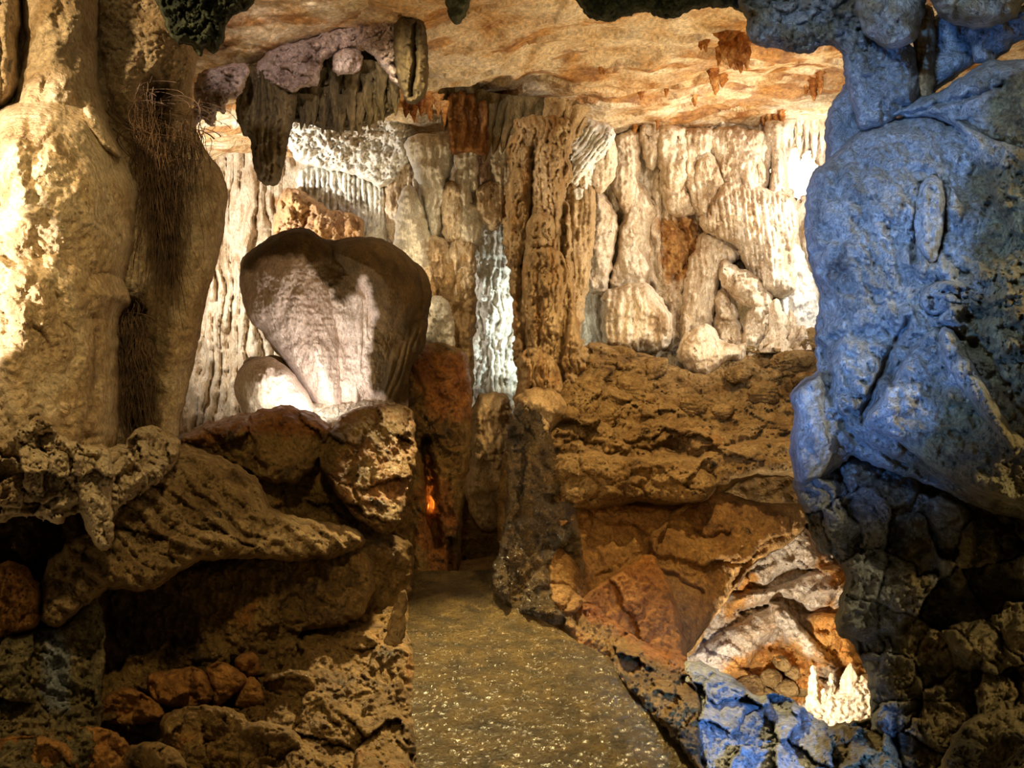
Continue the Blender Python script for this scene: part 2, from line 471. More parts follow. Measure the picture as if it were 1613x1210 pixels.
M['lobed'] = stone('lobed_boulder_stone', [(0.32, (0.36, 0.24, 0.18)), (0.5, (0.62, 0.48, 0.40)), (0.65, (0.74, 0.62, 0.54))],
                   3.0, streak=0.5, bump=0.6, bscale=30, stain_shade=((0.05, 0.028, 0.007), (0.12, 0.07, 0.02)))
M['ceiling'] = stone('ceiling_limestone', [(0.33, (0.26, 0.10, 0.025)), (0.40, (0.60, 0.38, 0.17)), (0.50, (0.80, 0.62, 0.38)), (0.62, (0.88, 0.75, 0.54)), (0.72, (0.62, 0.36, 0.13))],
                     1.8, bump=0.7, bscale=14, stain_shade=((0.20, 0.06, 0.010), (0.60, 0.29, 0.07)), speck=((0.12, 0.05, 0.02), 3.4, 0.64), fine=0.5, bd=0.03)
M['left'] = stone('golden_flowstone', [(0.3, (0.26, 0.15, 0.06)), (0.43, (0.50, 0.34, 0.17)), (0.56, (0.68, 0.52, 0.31)), (0.68, (0.38, 0.25, 0.11))],
                  2.2, bump=1.0, bscale=20, fine=1.0, bd=0.022, stain_shade=((0.16, 0.10, 0.045), (0.34, 0.22, 0.10)))
M['mossy'] = stone('mossy_grey_rock', [(0.36, (0.010, 0.014, 0.005)), (0.5, (0.045, 0.055, 0.025)), (0.63, (0.15, 0.16, 0.09)), (0.72, (0.09, 0.08, 0.02))],
                   7.0, bump=1.0, bscale=16, bd=0.04)
M['clay'] = stone('brown_clay_rock', [(0.33, (0.04, 0.022, 0.007)), (0.46, (0.17, 0.09, 0.022)), (0.58, (0.27, 0.16, 0.045)), (0.68, (0.30, 0.12, 0.022))],
                  2.6, bump=1.0, bscale=18, rough=0.62, bd=0.03, speck=((0.012, 0.008, 0.004), 4.0, 0.60), stain_shade=((0.14, 0.04, 0.008), (0.34, 0.14, 0.03)), wet=(14, 0.32))
M['orange'] = stone('orange_slab', [(0.34, (0.12, 0.04, 0.008)), (0.48, (0.30, 0.13, 0.026)), (0.62, (0.44, 0.21, 0.05))],
                    1.8, bump=0.9, bscale=15, rough=0.7, bd=0.03, speck=((0.05, 0.02, 0.005), 3.2, 0.63))
M['umber'] = stone('umber_slab', [(0.34, (0.06, 0.026, 0.007)), (0.48, (0.22, 0.11, 0.028)), (0.62, (0.34, 0.19, 0.055))],
                   2.4, bump=1.0, bscale=15, rough=0.7, bd=0.03, speck=((0.03, 0.014, 0.004), 4, 0.6))
M['ledge'] = stone('ochre_ledge_rock', [(0.33, (0.09, 0.045, 0.014)), (0.47, (0.30, 0.18, 0.06)), (0.6, (0.46, 0.31, 0.13)), (0.7, (0.36, 0.18, 0.045))],
                   2.6, bump=1.1, bscale=13, bd=0.045, speck=((0.03, 0.02, 0.01), 5.0, 0.61))
M['grey'] = stone('grey_limestone', [(0.33, (0.16, 0.16, 0.15)), (0.46, (0.38, 0.40, 0.40)), (0.6, (0.56, 0.58, 0.58)), (0.7, (0.36, 0.33, 0.26))],
                  2.6, bump=1.1, bscale=16, bd=0.03, fine=0.9, speck=((0.03, 0.04, 0.05), 9.0, 0.63), stain_shade=((0.16, 0.11, 0.045), (0.30, 0.26, 0.13)))
M['low'] = stone('olive_boulder_rock', [(0.33, (0.04, 0.03, 0.012)), (0.48, (0.17, 0.13, 0.05)), (0.6, (0.30, 0.22, 0.09)), (0.7, (0.22, 0.11, 0.03))],
                 3.0, bump=1.0, bscale=16, bd=0.035, speck=((0.01, 0.008, 0.005), 5, 0.61), stain_shade=((0.22, 0.22, 0.2), (0.34, 0.36, 0.36)))
M['path'] = stone('wet_gravel_path', [(0.35, (0.06, 0.038, 0.008)), (0.5, (0.15, 0.095, 0.022)), (0.65, (0.28, 0.18, 0.045))],
                  6.0, bump=1.0, bscale=52, rough=0.30, spec=1.0, bd=0.04, contrast=2.0)
M['wet'] = stone('wet_dark_rock', [(0.35, (0.03, 0.02, 0.008)), (0.5, (0.11, 0.07, 0.025)), (0.65, (0.22, 0.14, 0.05))],
                 4.0, bump=1.0, bscale=26, rough=0.18, spec=1.0, bd=0.05)
M['pale'] = stone('pale_lit_rock', [(0.34, (0.26, 0.13, 0.07)), (0.46, (0.62, 0.46, 0.30)), (0.58, (0.80, 0.70, 0.58)), (0.7, (0.66, 0.42, 0.20))],
                  2.6, bump=1.0, bscale=16, bd=0.04, stain_shade=((0.60, 0.25, 0.05), (0.78, 0.42, 0.12)), speck=((0.10, 0.04, 0.015), 5, 0.62))
M['rust'] = stone('rusty_dripstone', [(0.36, (0.16, 0.04, 0.008)), (0.5, (0.42, 0.16, 0.03)), (0.64, (0.62, 0.34, 0.12))], 6.0, bump=0.7, bscale=24)
M['umberdrip'] = stone('rusty_brown_dripstone', [(0.36, (0.07, 0.025, 0.007)), (0.5, (0.20, 0.085, 0.022)), (0.64, (0.36, 0.18, 0.06))], 6.0, streak=0.5, bump=0.7, bscale=24)
M['root'] = stone('dry_root', [(0.4, (0.035, 0.017, 0.007)), (0.6, (0.12, 0.065, 0.026))], 12.0, bump=0.3, bscale=60)
# ================================================================== SETTING
def grid_mesh(name, xs, ys, zf, mat, thick=0.3, mask=None, flip=False):
    X, Y = np.meshgrid(xs, ys); Z = zf(X, Y)
    n, m = X.shape
    V = np.stack([X, Y, Z], -1).reshape(-1, 3); V2 = V.copy(); V2[:, 2] += thick
    i = np.arange(n - 1)[:, None]; j = np.arange(m - 1)[None]
    q = np.stack([i * m + j, i * m + j + 1, (i + 1) * m + j + 1, (i + 1) * m + j], -1).reshape(-1, 4)
    if thick > 0: q = q[:, ::-1]
    N0 = n * m
    b = np.r_[np.arange(m), np.arange(1, n) * m + m - 1, (n - 1) * m + np.arange(m - 2, -1, -1), np.arange(n - 2, 0, -1) * m]
    bn = np.roll(b, -1)
    side = np.stack([b, b + N0, bn + N0, bn], -1)
    mk = None
    if mask is not None: mk = np.tile(mask(X, Y).ravel(), 2)
    return mesh_obj(name, np.r_[V, V2], np.r_[q, q[:, ::-1] + N0, side], mat, None, mk)

def ceil_z(X, Y):
    z = 4.56 + 0.045 * X - 0.055 * np.clip(9.3 - Y, 0, 9)
    z = z + 0.10 * fbm(X / 1.6, Y / 1.3, 5, 4) + 0.05 * billow(X / 0.7, Y / 0.5, 9, 5)
    v = Y / 0.55 + 0.35 * X + 0.9 * fbm(X / 1.4, Y / 1.0, 15, 4); k = np.floor(v).astype(np.int64); t = v - k
    z = z + 0.075 * RV[k & 1023] * (t - 0.5) - 0.04 * (t > 0.93) * (perlin(X / .7, Y / .7, 4) > 0)
    return z
def ceil_stain(X, Y):
    r = fbm(X / 1.1 + 0.4 * Y, Y / 0.45, 22, 6)
    band = np.clip((r - 0.18) * 4, 0, 1)
    right = np.exp(-((X - 2.6) / 1.2)**2 - ((Y - 7.2) / 1.6)**2) * np.clip(fbm(X / .5, Y / .3, 31, 5) * 3 + 0.4, 0, 1)
    lef = np.clip((7.2 - Y) * 0.3, 0, 0.7) * np.clip(1.2 - X * 0.6, 0, 1) * np.clip(fbm(X / .8, Y / .3, 41, 5) + 0.6, 0, 1)
    return np.clip(np.maximum(np.maximum(band * 0.85, right), lef), 0, 1)
o = grid_mesh('ceiling', np.arange(-6.5, 7.0, 0.022), np.arange(3.6, 11.2, 0.022), ceil_z, M['ceiling'], 0.5, ceil_stain)
tag(o, 'pale limestone cave ceiling streaked with rust over the back chamber', kind='structure')

def path_z(X, Y):
    z = 0.012 * fbm(X / 0.5, Y / 0.6, 3, 3) - 0.03 * np.abs(X + 0.2)**2
    a, b, i, _, _ = worley(X / 0.022, Y / 0.022, 6)
    return z + 0.006 * np.sqrt(np.clip(1 - a * a, 0, 1)) * (RV3[i] > 0.3) + 0.004 * fbm(X / 0.06, Y / 0.05, 13, 3)
def bent_grid(name, ys, xl, xr, n, zf, mat, thick):
    u = np.linspace(0, 1, n); U, Y = np.meshgrid(u, ys); XL = xl(Y); XR = xr(Y); X = XL + (XR - XL) * U
    Z = zf(X, Y); Z = Z - 0.05 * (1 - np.clip((XR - X) / 0.12, 0, 1))**2
    V = np.stack([X, Y, Z], -1).reshape(-1, 3); V2 = V.copy(); V2[:, 2] -= thick
    r, m = X.shape; N0 = r * m
    i = np.arange(r - 1)[:, None]; j = np.arange(m - 1)[None]
    q = np.stack([i * m + j, i * m + j + 1, (i + 1) * m + j + 1, (i + 1) * m + j], -1).reshape(-1, 4)
    b = np.r_[np.arange(m), np.arange(1, r) * m + m - 1, (r - 1) * m + np.arange(m - 2, -1, -1), np.arange(r - 2, 0, -1) * m]
    bn = np.roll(b, -1)
    return mesh_obj(name, np.r_[V, V2], np.r_[q, q[:, ::-1] + N0, np.stack([b, b + N0, bn + N0, bn], -1)], mat)
o = bent_grid('floor', np.arange(1.2, 5.95, 0.009), lambda Y: np.interp(Y, [1.2, 2.9, 5.95], [-0.75, -0.75, -1.1]),
              lambda Y: 0.12 + np.interp(Y, [1.2, 2.0, 2.89, 3.15, 3.59, 4.1, 5.1, 5.95], [1.25, 1.0, .80, .70, .62, .47, -.05, -.1]), 230, path_z, M['path'], 0.3)
tag(o, 'wet brown gravel path running down between the rocks', kind='structure')
o = grid_mesh('floor', np.arange(-5.5, 6.5, 0.08), np.arange(5.7, 11, 0.08),
              lambda X, Y: -0.25 + 0.15 * fbm(X, Y, 3, 4) - 1.7 * np.clip((X - 0.1) / 0.9, 0, 1), M['clay'], -0.3)
tag(o, 'uneven cave floor beyond the end of the path', kind='structure')

rightmask = inmask([[(1040, 350), (1100, 350), (1110, 420), (1075, 450), (1050, 430)], [(1150, 380), (1175, 385), (1200, 440), (1160, 430)],
                    [(920, 300), (950, 340), (930, 450), (915, 440)], [(450, 305), (560, 350), (560, 380), (450, 360)]], 14, 12, 25)
o = relief('wall_back', [(100, 150), (1800, 60), (1800, 960), (100, 960)], [(100, 300, 9.5), (770, 300, 9.7), (950, 300, 9.35), (1200, 300, 9.25), (1300, 300, 9.3), (770, 900, 9.6), (1780, 500, 9.3)], M['cream'],
           R=60, T=0.1, back=0.5, step=3.5, smooth=False,
           feats=(FL(17, 0.24, 0.02, 0.8, 3, 140), N(110, 0.22, 4, 1, 1.6), BL(34, 0.13, 4, 1, 1.7, 7), BL(10, 0.035, 3, 1, 1.3, 9)),
           holes=([(1210, 262), (1216, 240), (1224, 262), (1232, 236), (1240, 256), (1250, 226), (1262, 250), (1272, 236), (1290, 262), (1284, 300), (1268, 304), (1258, 318), (1244, 296), (1230, 304), (1222, 282), (1212, 290)],
                  [(1152, 458), (1185, 468), (1184, 500), (1168, 522), (1160, 490)]), mask=rightmask)
tag(o, 'cream flowstone back wall with vertical flutes', kind='structure')
for nm, pl, dd, mt, lb in [('wall_left', [(-1500, -500), (-40, -500), (-30, 1500), (-1500, 1500)], 3.75, 'left', 'golden rock wall continuing beyond the left pillar'),
                           ('wall_right', [(1650, -500), (2900, -500), (2900, 1500), (1640, 1500)], 3.45, 'grey', 'grey rock wall continuing beyond the right pillar')]:
    o = relief(nm, pl, dd, M[mt], R=80, T=0.3, back=0.4, step=9, smooth=False, edge=(6, 60), feats=(BL(90, 0.25), N(200, 0.3), BL(30, 0.06)))
    tag(o, lb, kind='structure')
o = relief('wall_far', [(1000, 100), (1700, 100), (1700, 640), (1000, 640)], 11.2, M['white'], R=40, T=0.1, step=7, feats=(FL(30, 0.2), N(80, 0.2)))
tag(o, 'brightly lit wall seen through the holes in the back wall', kind='structure')

# ================================================================== BACK CHAMBER, RIGHT HALF
def flow(poly, dep, label, mat='cream', T=0.30, R=26, fl=(9, 0.05), cat='flowstone', name='flowstone', feats=(), **k):
    fs = list(feats) + [BL(14, 0.07, 4, 1, 3.0, len(label)), BL(6, 0.02, 3, 1, 1.3, 3), N(40, 0.10, 4, s=len(label))]
    if fl: fs.append(FL(fl[0], fl[1] * 1.35, *(fl[2:])))
    fs.append(FL(4.5, 0.018, 0, 1.2, 11, 30))
    k.setdefault('edge', (3.0, 16)); k.setdefault('step', 2.0); k.setdefault('grow', 3.5)
    return thing(name, poly, dep, M[mat], label, cat, R=R, T=T, back=0.45, feats=fs, fade=8, **k)

flow([(927, 452), (929, 398), (931, 325), (944, 303), (965, 333), (969, 369), (957, 435), (951, 460)], 9.0, 'tall smooth pale flowstone pillar just right of the central column', fl=(24, 0.03), R=18)
flow([(963, 456), (974, 405), (978, 362), (988, 333), (1003, 286), (1033, 336), (1022, 355), (1022, 384), (1018, 452)], 9.1, 'peaked cream flowstone facet left of the dark crevice', fl=(15, 0.03), R=20)
flow([(1035, 455), (1040, 400), (1042, 345), (1070, 335), (1100, 350), (1105, 400), (1085, 450), (1080, 545), (1050, 545)], 9.25, 'rough brown-stained rock at the middle of the back wall', fl=(13, 0.04), feats=(BL(26, 0.18, 4, s=4), CR([(1065, 345), (1090, 400), (1060, 440)], 6, 0.2)), mask=inmask([[(1045, 345), (1100, 350), (1105, 400), (1075, 450), (1050, 430)]], 16, 12, 20))
flow([(1073, 545), (1080, 450), (1093, 400), (1110, 368), (1150, 376), (1164, 402), (1135, 428), (1128, 470), (1120, 520), (1090, 534)], 9.0, 'hanging cream drapery in long folds left of the small lit hole', fl=(11, 0.07), T=0.4)
flow([(1104, 353), (1116, 322), (1136, 296), (1155, 287), (1176, 293), (1205, 300), (1238, 307), (1250, 325), (1254, 362), (1246, 400), (1250, 455), (1215, 465), (1190, 440), (1170, 402), (1150, 378), (1125, 369)], 8.8,
     'great fluted flowstone dome on the right of the back wall', fl=(7.5, 0.075, -0.12, 0.5, 2, 140), T=0.6, R=60)
flow([(954, 545), (953, 470), (973, 455), (1009, 446), (1029, 460), (1047, 482), (1057, 507), (1048, 548), (1009, 552)], 8.7, 'round fluted flowstone dome low on the back wall', fl=(12, 0.08), T=0.5, R=40)
flow([(1128, 545), (1130, 470), (1145, 455), (1156, 475), (1166, 520), (1172, 545), (1172, 565), (1140, 580)], 8.8, 'creased pale rock below the small lit hole', fl=None, feats=(BL(22, 0.12),))
flow([(1069, 555), (1080, 533), (1104, 516), (1125, 520), (1138, 543), (1172, 545), (1170, 566), (1140, 575), (1118, 600), (1096, 590), (1075, 570)], 8.4, 'smooth rounded mound standing on the ledge', fl=None, T=0.5, R=40, name='flowstone_mound')
flow([(1136, 440), (1140, 413), (1160, 423), (1200, 443), (1215, 475), (1208, 497), (1182, 482), (1155, 467)], 8.6, 'broken slanting rock above the small lit hole', fl=None, feats=(FAC(20, 0.16),), cat='rock', name='rock')
flow([(1170, 550), (1178, 503), (1190, 480), (1210, 487), (1210, 515), (1192, 566), (1176, 570)], 8.6, 'leaning grey slab right of the small lit hole', fl=None, feats=(FAC(26, 0.1),), cat='rock', name='rock')
flow([(1230, 405), (1245, 385), (1264, 400), (1287, 470), (1300, 560), (1236, 560), (1228, 470)], 9.0, 'brightly lit smooth flowstone behind the stalagmites', 'white', fl=(20, 0.05))
hang = [([(969, 222), (1007, 210), (1004, 282), (989, 337), (973, 310), (963, 282)], 'broad cream stalactite hanging left on the back wall'),
        ([(1010, 200), (1044, 200), (1040, 240), (1026, 266), (1014, 240)], 'short pointed stalactite beside the broad cream one'),
        ([(1036, 204), (1077, 204), (1084, 260), (1080, 292), (1056, 300), (1041, 265)], 'fluted pipe-like dripstone above the dark crevice'),
        ([(1043, 285), (1077, 283), (1093, 320), (1087, 338), (1058, 336), (1046, 310)], 'lumpy cream knob above the dark crevice'),
        ([(1073, 208), (1120, 208), (1117, 240), (1097, 262), (1102, 300), (1106, 335), (1092, 325), (1078, 282), (1073, 250)], 'waisted flowstone pillar reaching the ceiling'),
        ([(1093, 275), (1096, 254), (1112, 241), (1126, 256), (1140, 285), (1140, 302), (1109, 340), (1098, 322)], 'smooth drop-shaped bulb beside the waisted pillar'),
        ([(1116, 210), (1180, 207), (1172, 250), (1165, 262), (1140, 258), (1126, 246)], 'short fluted curtain under the ceiling'),
        ([(1133, 250), (1150, 236), (1171, 243), (1172, 292), (1142, 296)], 'stubby fluted bulb over the great dome'),
        ([(1166, 218), (1200, 208), (1196, 260), (1188, 302), (1174, 297), (1163, 270)], 'long tapering fold left of the slender column'),
        ([(1188, 225), (1220, 210), (1212, 262), (1206, 306), (1190, 302)], 'narrow fold touching the slender column'),
        ([(1207, 195), (1243, 195), (1234, 240), (1240, 302), (1214, 306), (1217, 250)], 'slender column beside the large lit hole')]
for i, (p_, l_) in enumerate(hang):
    flow(p_, 9.05 - 0.07 * (i % 3), l_, T=0.34, R=18, fl=(8 + (i % 3) * 3, 0.04), name='stalactite' if 'stalactite' in l_ else 'flowstone', cat='stalactite' if 'stalactite' in l_ else 'flowstone', group='dripstones along the top of the back wall', s=i)
for i, (px, top, ln, r, wd) in enumerate([(1246, 190, 42, 6, 'stubby, first'), (1258, 188, 60, 7, 'longest, second'), (1270, 186, 48, 6, 'thin, third'), (1282, 186, 72, 8, 'thick, fourth'), (1296, 184, 60, 8, 'last and nearest the blue column')]):
    spike('stalactite', P(px, top, 9.0), ln / F * 9.0, r / F * 9.0, M['cream'], 'cream stalactite over the large lit hole, %s of five from the left' % wd.split(', ')[-1] if i < 4 else 'cream stalactite over the large lit hole, nearest the blue column', 'stalactite', 'stalactites over the large lit hole', seed=i, fl=5)
for px, py, h, r, l_ in [(1221, 556, 86, 17, 'tall blunt stalagmite on the right of the ledge'), (1247, 552, 64, 10, 'thin knobbly stalagmite behind the tall blunt one'), (1262, 552, 40, 12, 'low stalagmite nearest the blue pillar')]:
    spike('stalagmite', P(px, py, 8.2), h / F * 8.2, r / F * 8.2, M['cream'], l_, 'stalagmite', up=True, seed=px, fl=4, knob=0.3, pw=0.45, base_flare=0.5)

# ================================================================== BACK CHAMBER, LEFT HALF
flow([(452, 215), (463, 180), (500, 170), (560, 180), (600, 170), (640, 175), (652, 230), (628, 272), (600, 292), (560, 272), (500, 262), (468, 248)], 8.6, 'white knobbly crust below the dark stalactite curtain', 'white', fl=None,
     feats=(BL(13, 0.14, 4, s=2), BL(5, 0.06, 3, s=6)), T=0.3, name='mineral_crust', cat='crust')
flow([(474, 272), (530, 262), (600, 285), (616, 330), (605, 375), (560, 380), (490, 375), (474, 320)], 8.9, 'white fluted flowstone above the two-lobed boulder', 'white', fl=(8, 0.09))
flow([(446, 310), (470, 302), (515, 330), (565, 345), (565, 385), (440, 385)], 8.5, 'yellow flowstone ledge above the two-lobed boulder', fl=(20, 0.04), feats=(BL(16, 0.1),), mask=lambda x, y: np.ones(x.shape) * 0.8)
flow([(643, 220), (709, 220), (704, 280), (697, 330), (691, 370), (680, 368), (671, 322), (655, 270)], 8.2, 'long white stalactite hanging above the right lobe of the boulder', 'white', fl=(14, 0.10), T=0.45, R=24, name='stalactite', cat='stalactite')
flow([(612, 230), (650, 226), (660, 280), (640, 330), (622, 380), (606, 330)], 8.8, 'crooked cream dripstone left of the long white stalactite', fl=(10, 0.07))
flow([(626, 420), (627, 340), (633, 310), (643, 296), (656, 310), (669, 350), (680, 400), (680, 430)], 8.0, 'pale pointed stalagmite behind the right lobe of the boulder', 'white', fl=(24, 0.03), T=0.4, name='stalagmite', cat='stalagmite')
for p_, l_, m_ in [([(700, 300), (714, 290), (727, 305), (727, 372), (712, 378), (700, 365)], 'stubby cluster of folds right of the long white stalactite', 'cream'),
               ([(722, 235), (739, 235), (741, 290), (734, 342), (727, 335), (722, 280)], 'thin white dripstone under the rusty block', 'white'),
               ([(738, 232), (755, 230), (754, 280), (746, 300), (739, 285)], 'short white dripstone under the rusty block', 'white'),
               ([(753, 232), (772, 230), (766, 270), (756, 290)], 'pinkish dripstone under the rusty block', 'pink'),
               ([(722, 340), (738, 322), (755, 335), (753, 378), (738, 382), (724, 375)], 'folded white knob below the thin dripstones', 'white'),
               ([(664, 420), (668, 385), (685, 374), (702, 382), (708, 405), (702, 440), (690, 470), (676, 455)], 'curled knob of stone beside the right lobe of the boulder', 'cream'),
               ([(708, 460), (712, 385), (728, 366), (746, 375), (745, 430), (738, 470), (715, 480)], 'orange-lit lump on the brown column', 'cream'),
               ([(752, 300), (775, 285), (800, 300), (798, 340), (775, 360), (755, 340)], 'grey knob hanging over the bright passage', 'cream'),
               ([(770, 225), (800, 215), (815, 240), (812, 300), (795, 320), (778, 280)], 'white crusty dripstone left of the central column', 'white'),
               ([(893, 300), (915, 260), (935, 300), (930, 400), (918, 480), (905, 540), (893, 480)], 'brown fold right of the central column', 'tan'),
               ([(893, 240), (925, 215), (945, 240), (930, 300), (912, 322), (895, 290)], 'pale drop hanging right of the central column', 'white'),
               ([(930, 225), (962, 215), (968, 260), (950, 300), (934, 290)], 'grey-white dripstone at the left end of the right wall', 'cream')]:
    flow(p_, 7.9, l_, m_, T=0.25, R=15, fl=(9, 0.05), group='dripstones around the central column', s=len(l_))
flow([(660, 420), (700, 400), (745, 440), (742, 560), (735, 620), (650, 620), (650, 545), (672, 520)], 8.0, 'tan fluted column behind the right lobe of the boulder', 'tan', fl=(16, 0.08), T=0.4, R=40)
flow([(668, 556), (670, 500), (677, 478), (690, 468), (703, 478), (710, 500), (710, 560)], 7.3, 'white-faced round-topped stalagmite on the brown column', 'white', fl=None, T=0.25, R=20, name='stalagmite', cat='stalagmite', feats=(BL(10, 0.06),))
flow([(733, 420), (738, 360), (760, 330), (800, 320), (815, 400), (826, 560), (822, 640), (802, 676), (770, 690), (742, 650), (736, 560)], 9.2, 'bright greenish-white drapery in the passage left of the central column', 'white', fl=(10, 0.10, 0.02, 0.9, 6, 60), T=0.3, R=40,
     feats=(BL(24, 0.12, s=8),))
flow([(738, 690), (748, 640), (765, 622), (800, 630), (806, 700), (803, 760), (790, 810), (772, 836), (752, 820), (735, 775)], 7.8, 'smooth tan drapery bulge low in the passage', 'tan', fl=(20, 0.05), T=0.45, R=30, feats=(DM(775, 690, 14, 30, 0.15), DM(760, 760, 22, 30, 0.12)))
o = relief('wall_passage', [(690, 780), (820, 780), (830, 960), (690, 960)], 7.9, M['clay'], R=20, T=0.1, step=4, feats=(BL(30, 0.2), BL(9, 0.05)))
tag(o, 'dark rock wall closing the end of the path', kind='structure')

# brown column with the amber-lit crevice
thing('rock_column', [(628, 560), (650, 545), (700, 540), (736, 560), (743, 620), (741, 700), (729, 800), (718, 912), (640, 915), (640, 800), (640, 700), (640, 640)],
      [(640, 560, 6.9), (740, 560, 7.2), (660, 900, 6.2), (720, 900, 6.6)], M['clay'], 'rusty brown rock column left of the end of the path', 'rock column', R=34, T=0.25, back=0.4, step=2.6,
      feats=(BL(36, 0.16, 4, 1, 1.6, 3), BL(12, 0.06, 4, 1, 1.4, 5), CR([(668, 700), (676, 760), (679, 815), (690, 860)], 8, 0.5), CR([(708, 850), (709, 905)], 4, 0.3), DM(725, 720, 14, 40, .12)),
      mask=inmask([[(660, 550), (740, 560), (738, 650), (668, 650)], [(665, 740), (700, 760), (715, 900), (670, 900)]], 20, 20, 40))

# central column
FAN = FL(10, 0.05, 0, 1.0, 9, 50)
thing('rock_column', [(796, 300), (803, 268), (798, 240), (806, 205), (815, 180), (890, 180), (906, 205), (898, 250), (904, 276), (893, 300), (899, 350), (902, 420), (905, 470), (912, 520), (926, 565), (908, 604), (893, 616), (888, 650), (811, 650), (816, 600), (810, 560), (806, 480), (798, 410), (791, 372), (798, 320)],
      7.4, M['tan'], 'tall knobbly tan column in the middle from ceiling to boulder', 'rock column', R=42, T=0.45, back=0.45, step=2, edge=(5, 18), fade=8,
      feats=(BL(24, 0.20, 4, 1, 2.2, 4), FL(9, 0.13, 0, 1.1, 9, 46), BL(9, 0.06, 3, 1, 3.4, 8), CR([(838, 235), (835, 330), (823, 395), (818, 470), (830, 560)], 5, 0.30), CR([(893, 290), (884, 395), (897, 470), (884, 560), (880, 600)], 5, 0.26), CR([(850, 470), (846, 540)], 4, 0.16)),
      lobes=(dict(p=[(828, 370), (832, 345), (852, 330), (872, 340), (876, 370), (870, 390), (835, 392)], part='knob', k=1, R=24, T=0.30, b=0.35),
             dict(p=[(822, 430), (830, 395), (855, 380), (880, 392), (896, 430), (885, 480), (862, 540), (840, 560), (828, 500)], part='knob', k=1, R=30, T=0.28, b=0.33, f=(FL(8, 0.06, 0, 0.8, 3, 40),)),
             dict(p=[(845, 225), (885, 222), (890, 280), (880, 330), (850, 330), (842, 280)], part='knob', k=1, R=24, T=0.3, b=0.22),
             dict(p=[(805, 265), (812, 255), (822, 262), (832, 256), (838, 275), (832, 350), (812, 370), (800, 340)], part='knob', k=1, R=20, T=0.3, b=0.2),
             dict(p=[(885, 420), (900, 410), (915, 440), (918, 540), (900, 590), (888, 540)], part='knob', k=1, R=18, T=0.25, b=0.2),
             dict(p=[(812, 600), (818, 560), (840, 543), (862, 555), (880, 580), (888, 612), (880, 640), (815, 640)], part='knob', k=1, R=30, T=0.35, b=0.35)),
      mask=lambda x, y: np.clip(fbm(x / 20, y / 70, 6, 4) * 0.9, 0, 0.6))
flow([(818, 700), (822, 650), (812, 632), (830, 618), (862, 615), (886, 630), (890, 655), (872, 672), (868, 720), (820, 720)], 6.6, 'rounded stone foot beneath the central column', 'tan', fl=None, T=0.35, R=24,
     feats=(DM(872, 650, 14, 14, 0.15), DM(840, 640, 18, 16, .1)), name='flowstone_mound', cat='mound')
# rusty block and fringe under the ceiling
thing('stalactite_block', [(702, 150), (735, 140), (772, 160), (774, 200), (768, 246), (740, 240), (712, 242), (705, 200)], 7.3, M['umberdrip'], 'rusty dark block hanging from the ceiling left of the fringe', 'stalactite',
      R=14, T=0.2, back=0.3, step=2, feats=(FL(15, 0.12), BL(10, 0.05)), edge=(2, 10), fade=5)
rs = np.random.RandomState(3)
NTH = ['first', 'second', 'third', 'fourth', 'fifth', 'sixth', 'seventh', 'eighth', 'ninth', 'tenth', 'eleventh', 'twelfth', 'thirteenth', 'fourteenth', 'fifteenth', 'sixteenth', 'seventeenth', 'eighteenth', 'nineteenth', 'twentieth']
def nth(items, i): return NTH[sorted(range(len(items)), key=lambda j: items[j][0]).index(i)]
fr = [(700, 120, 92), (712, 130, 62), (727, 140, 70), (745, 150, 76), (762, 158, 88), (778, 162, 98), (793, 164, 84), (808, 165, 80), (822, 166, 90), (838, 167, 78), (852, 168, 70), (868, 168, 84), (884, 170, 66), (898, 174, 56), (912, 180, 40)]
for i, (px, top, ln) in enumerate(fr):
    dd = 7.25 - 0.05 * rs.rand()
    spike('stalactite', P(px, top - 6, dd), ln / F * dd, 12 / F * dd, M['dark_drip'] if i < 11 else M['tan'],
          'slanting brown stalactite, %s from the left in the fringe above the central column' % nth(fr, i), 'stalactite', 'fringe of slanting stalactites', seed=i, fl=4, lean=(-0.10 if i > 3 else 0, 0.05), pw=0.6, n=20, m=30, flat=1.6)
relief_fr = thing('stalactite_curtain', [(735, 150), (800, 155), (860, 160), (925, 185), (905, 225), (880, 240), (850, 232), (810, 240), (775, 225), (745, 210)], 7.5, M['tan'],
                  'pleated stone curtain behind the slanting stalactite fringe', 'stalactite curtain', R=14, T=0.15, back=0.3, step=2, feats=(FL(11, 0.13, 0.45, 0.6, 4, 60), BL(14, 0.05)), edge=(3, 10), fade=6)
flow([(905, 190), (930, 190), (962, 205), (960, 230), (930, 262), (908, 290), (893, 270), (892, 225)], 7.7, 'pale slanting folds right of the stalactite fringe', 'white', fl=(8, 0.09, 0.7), T=0.25)

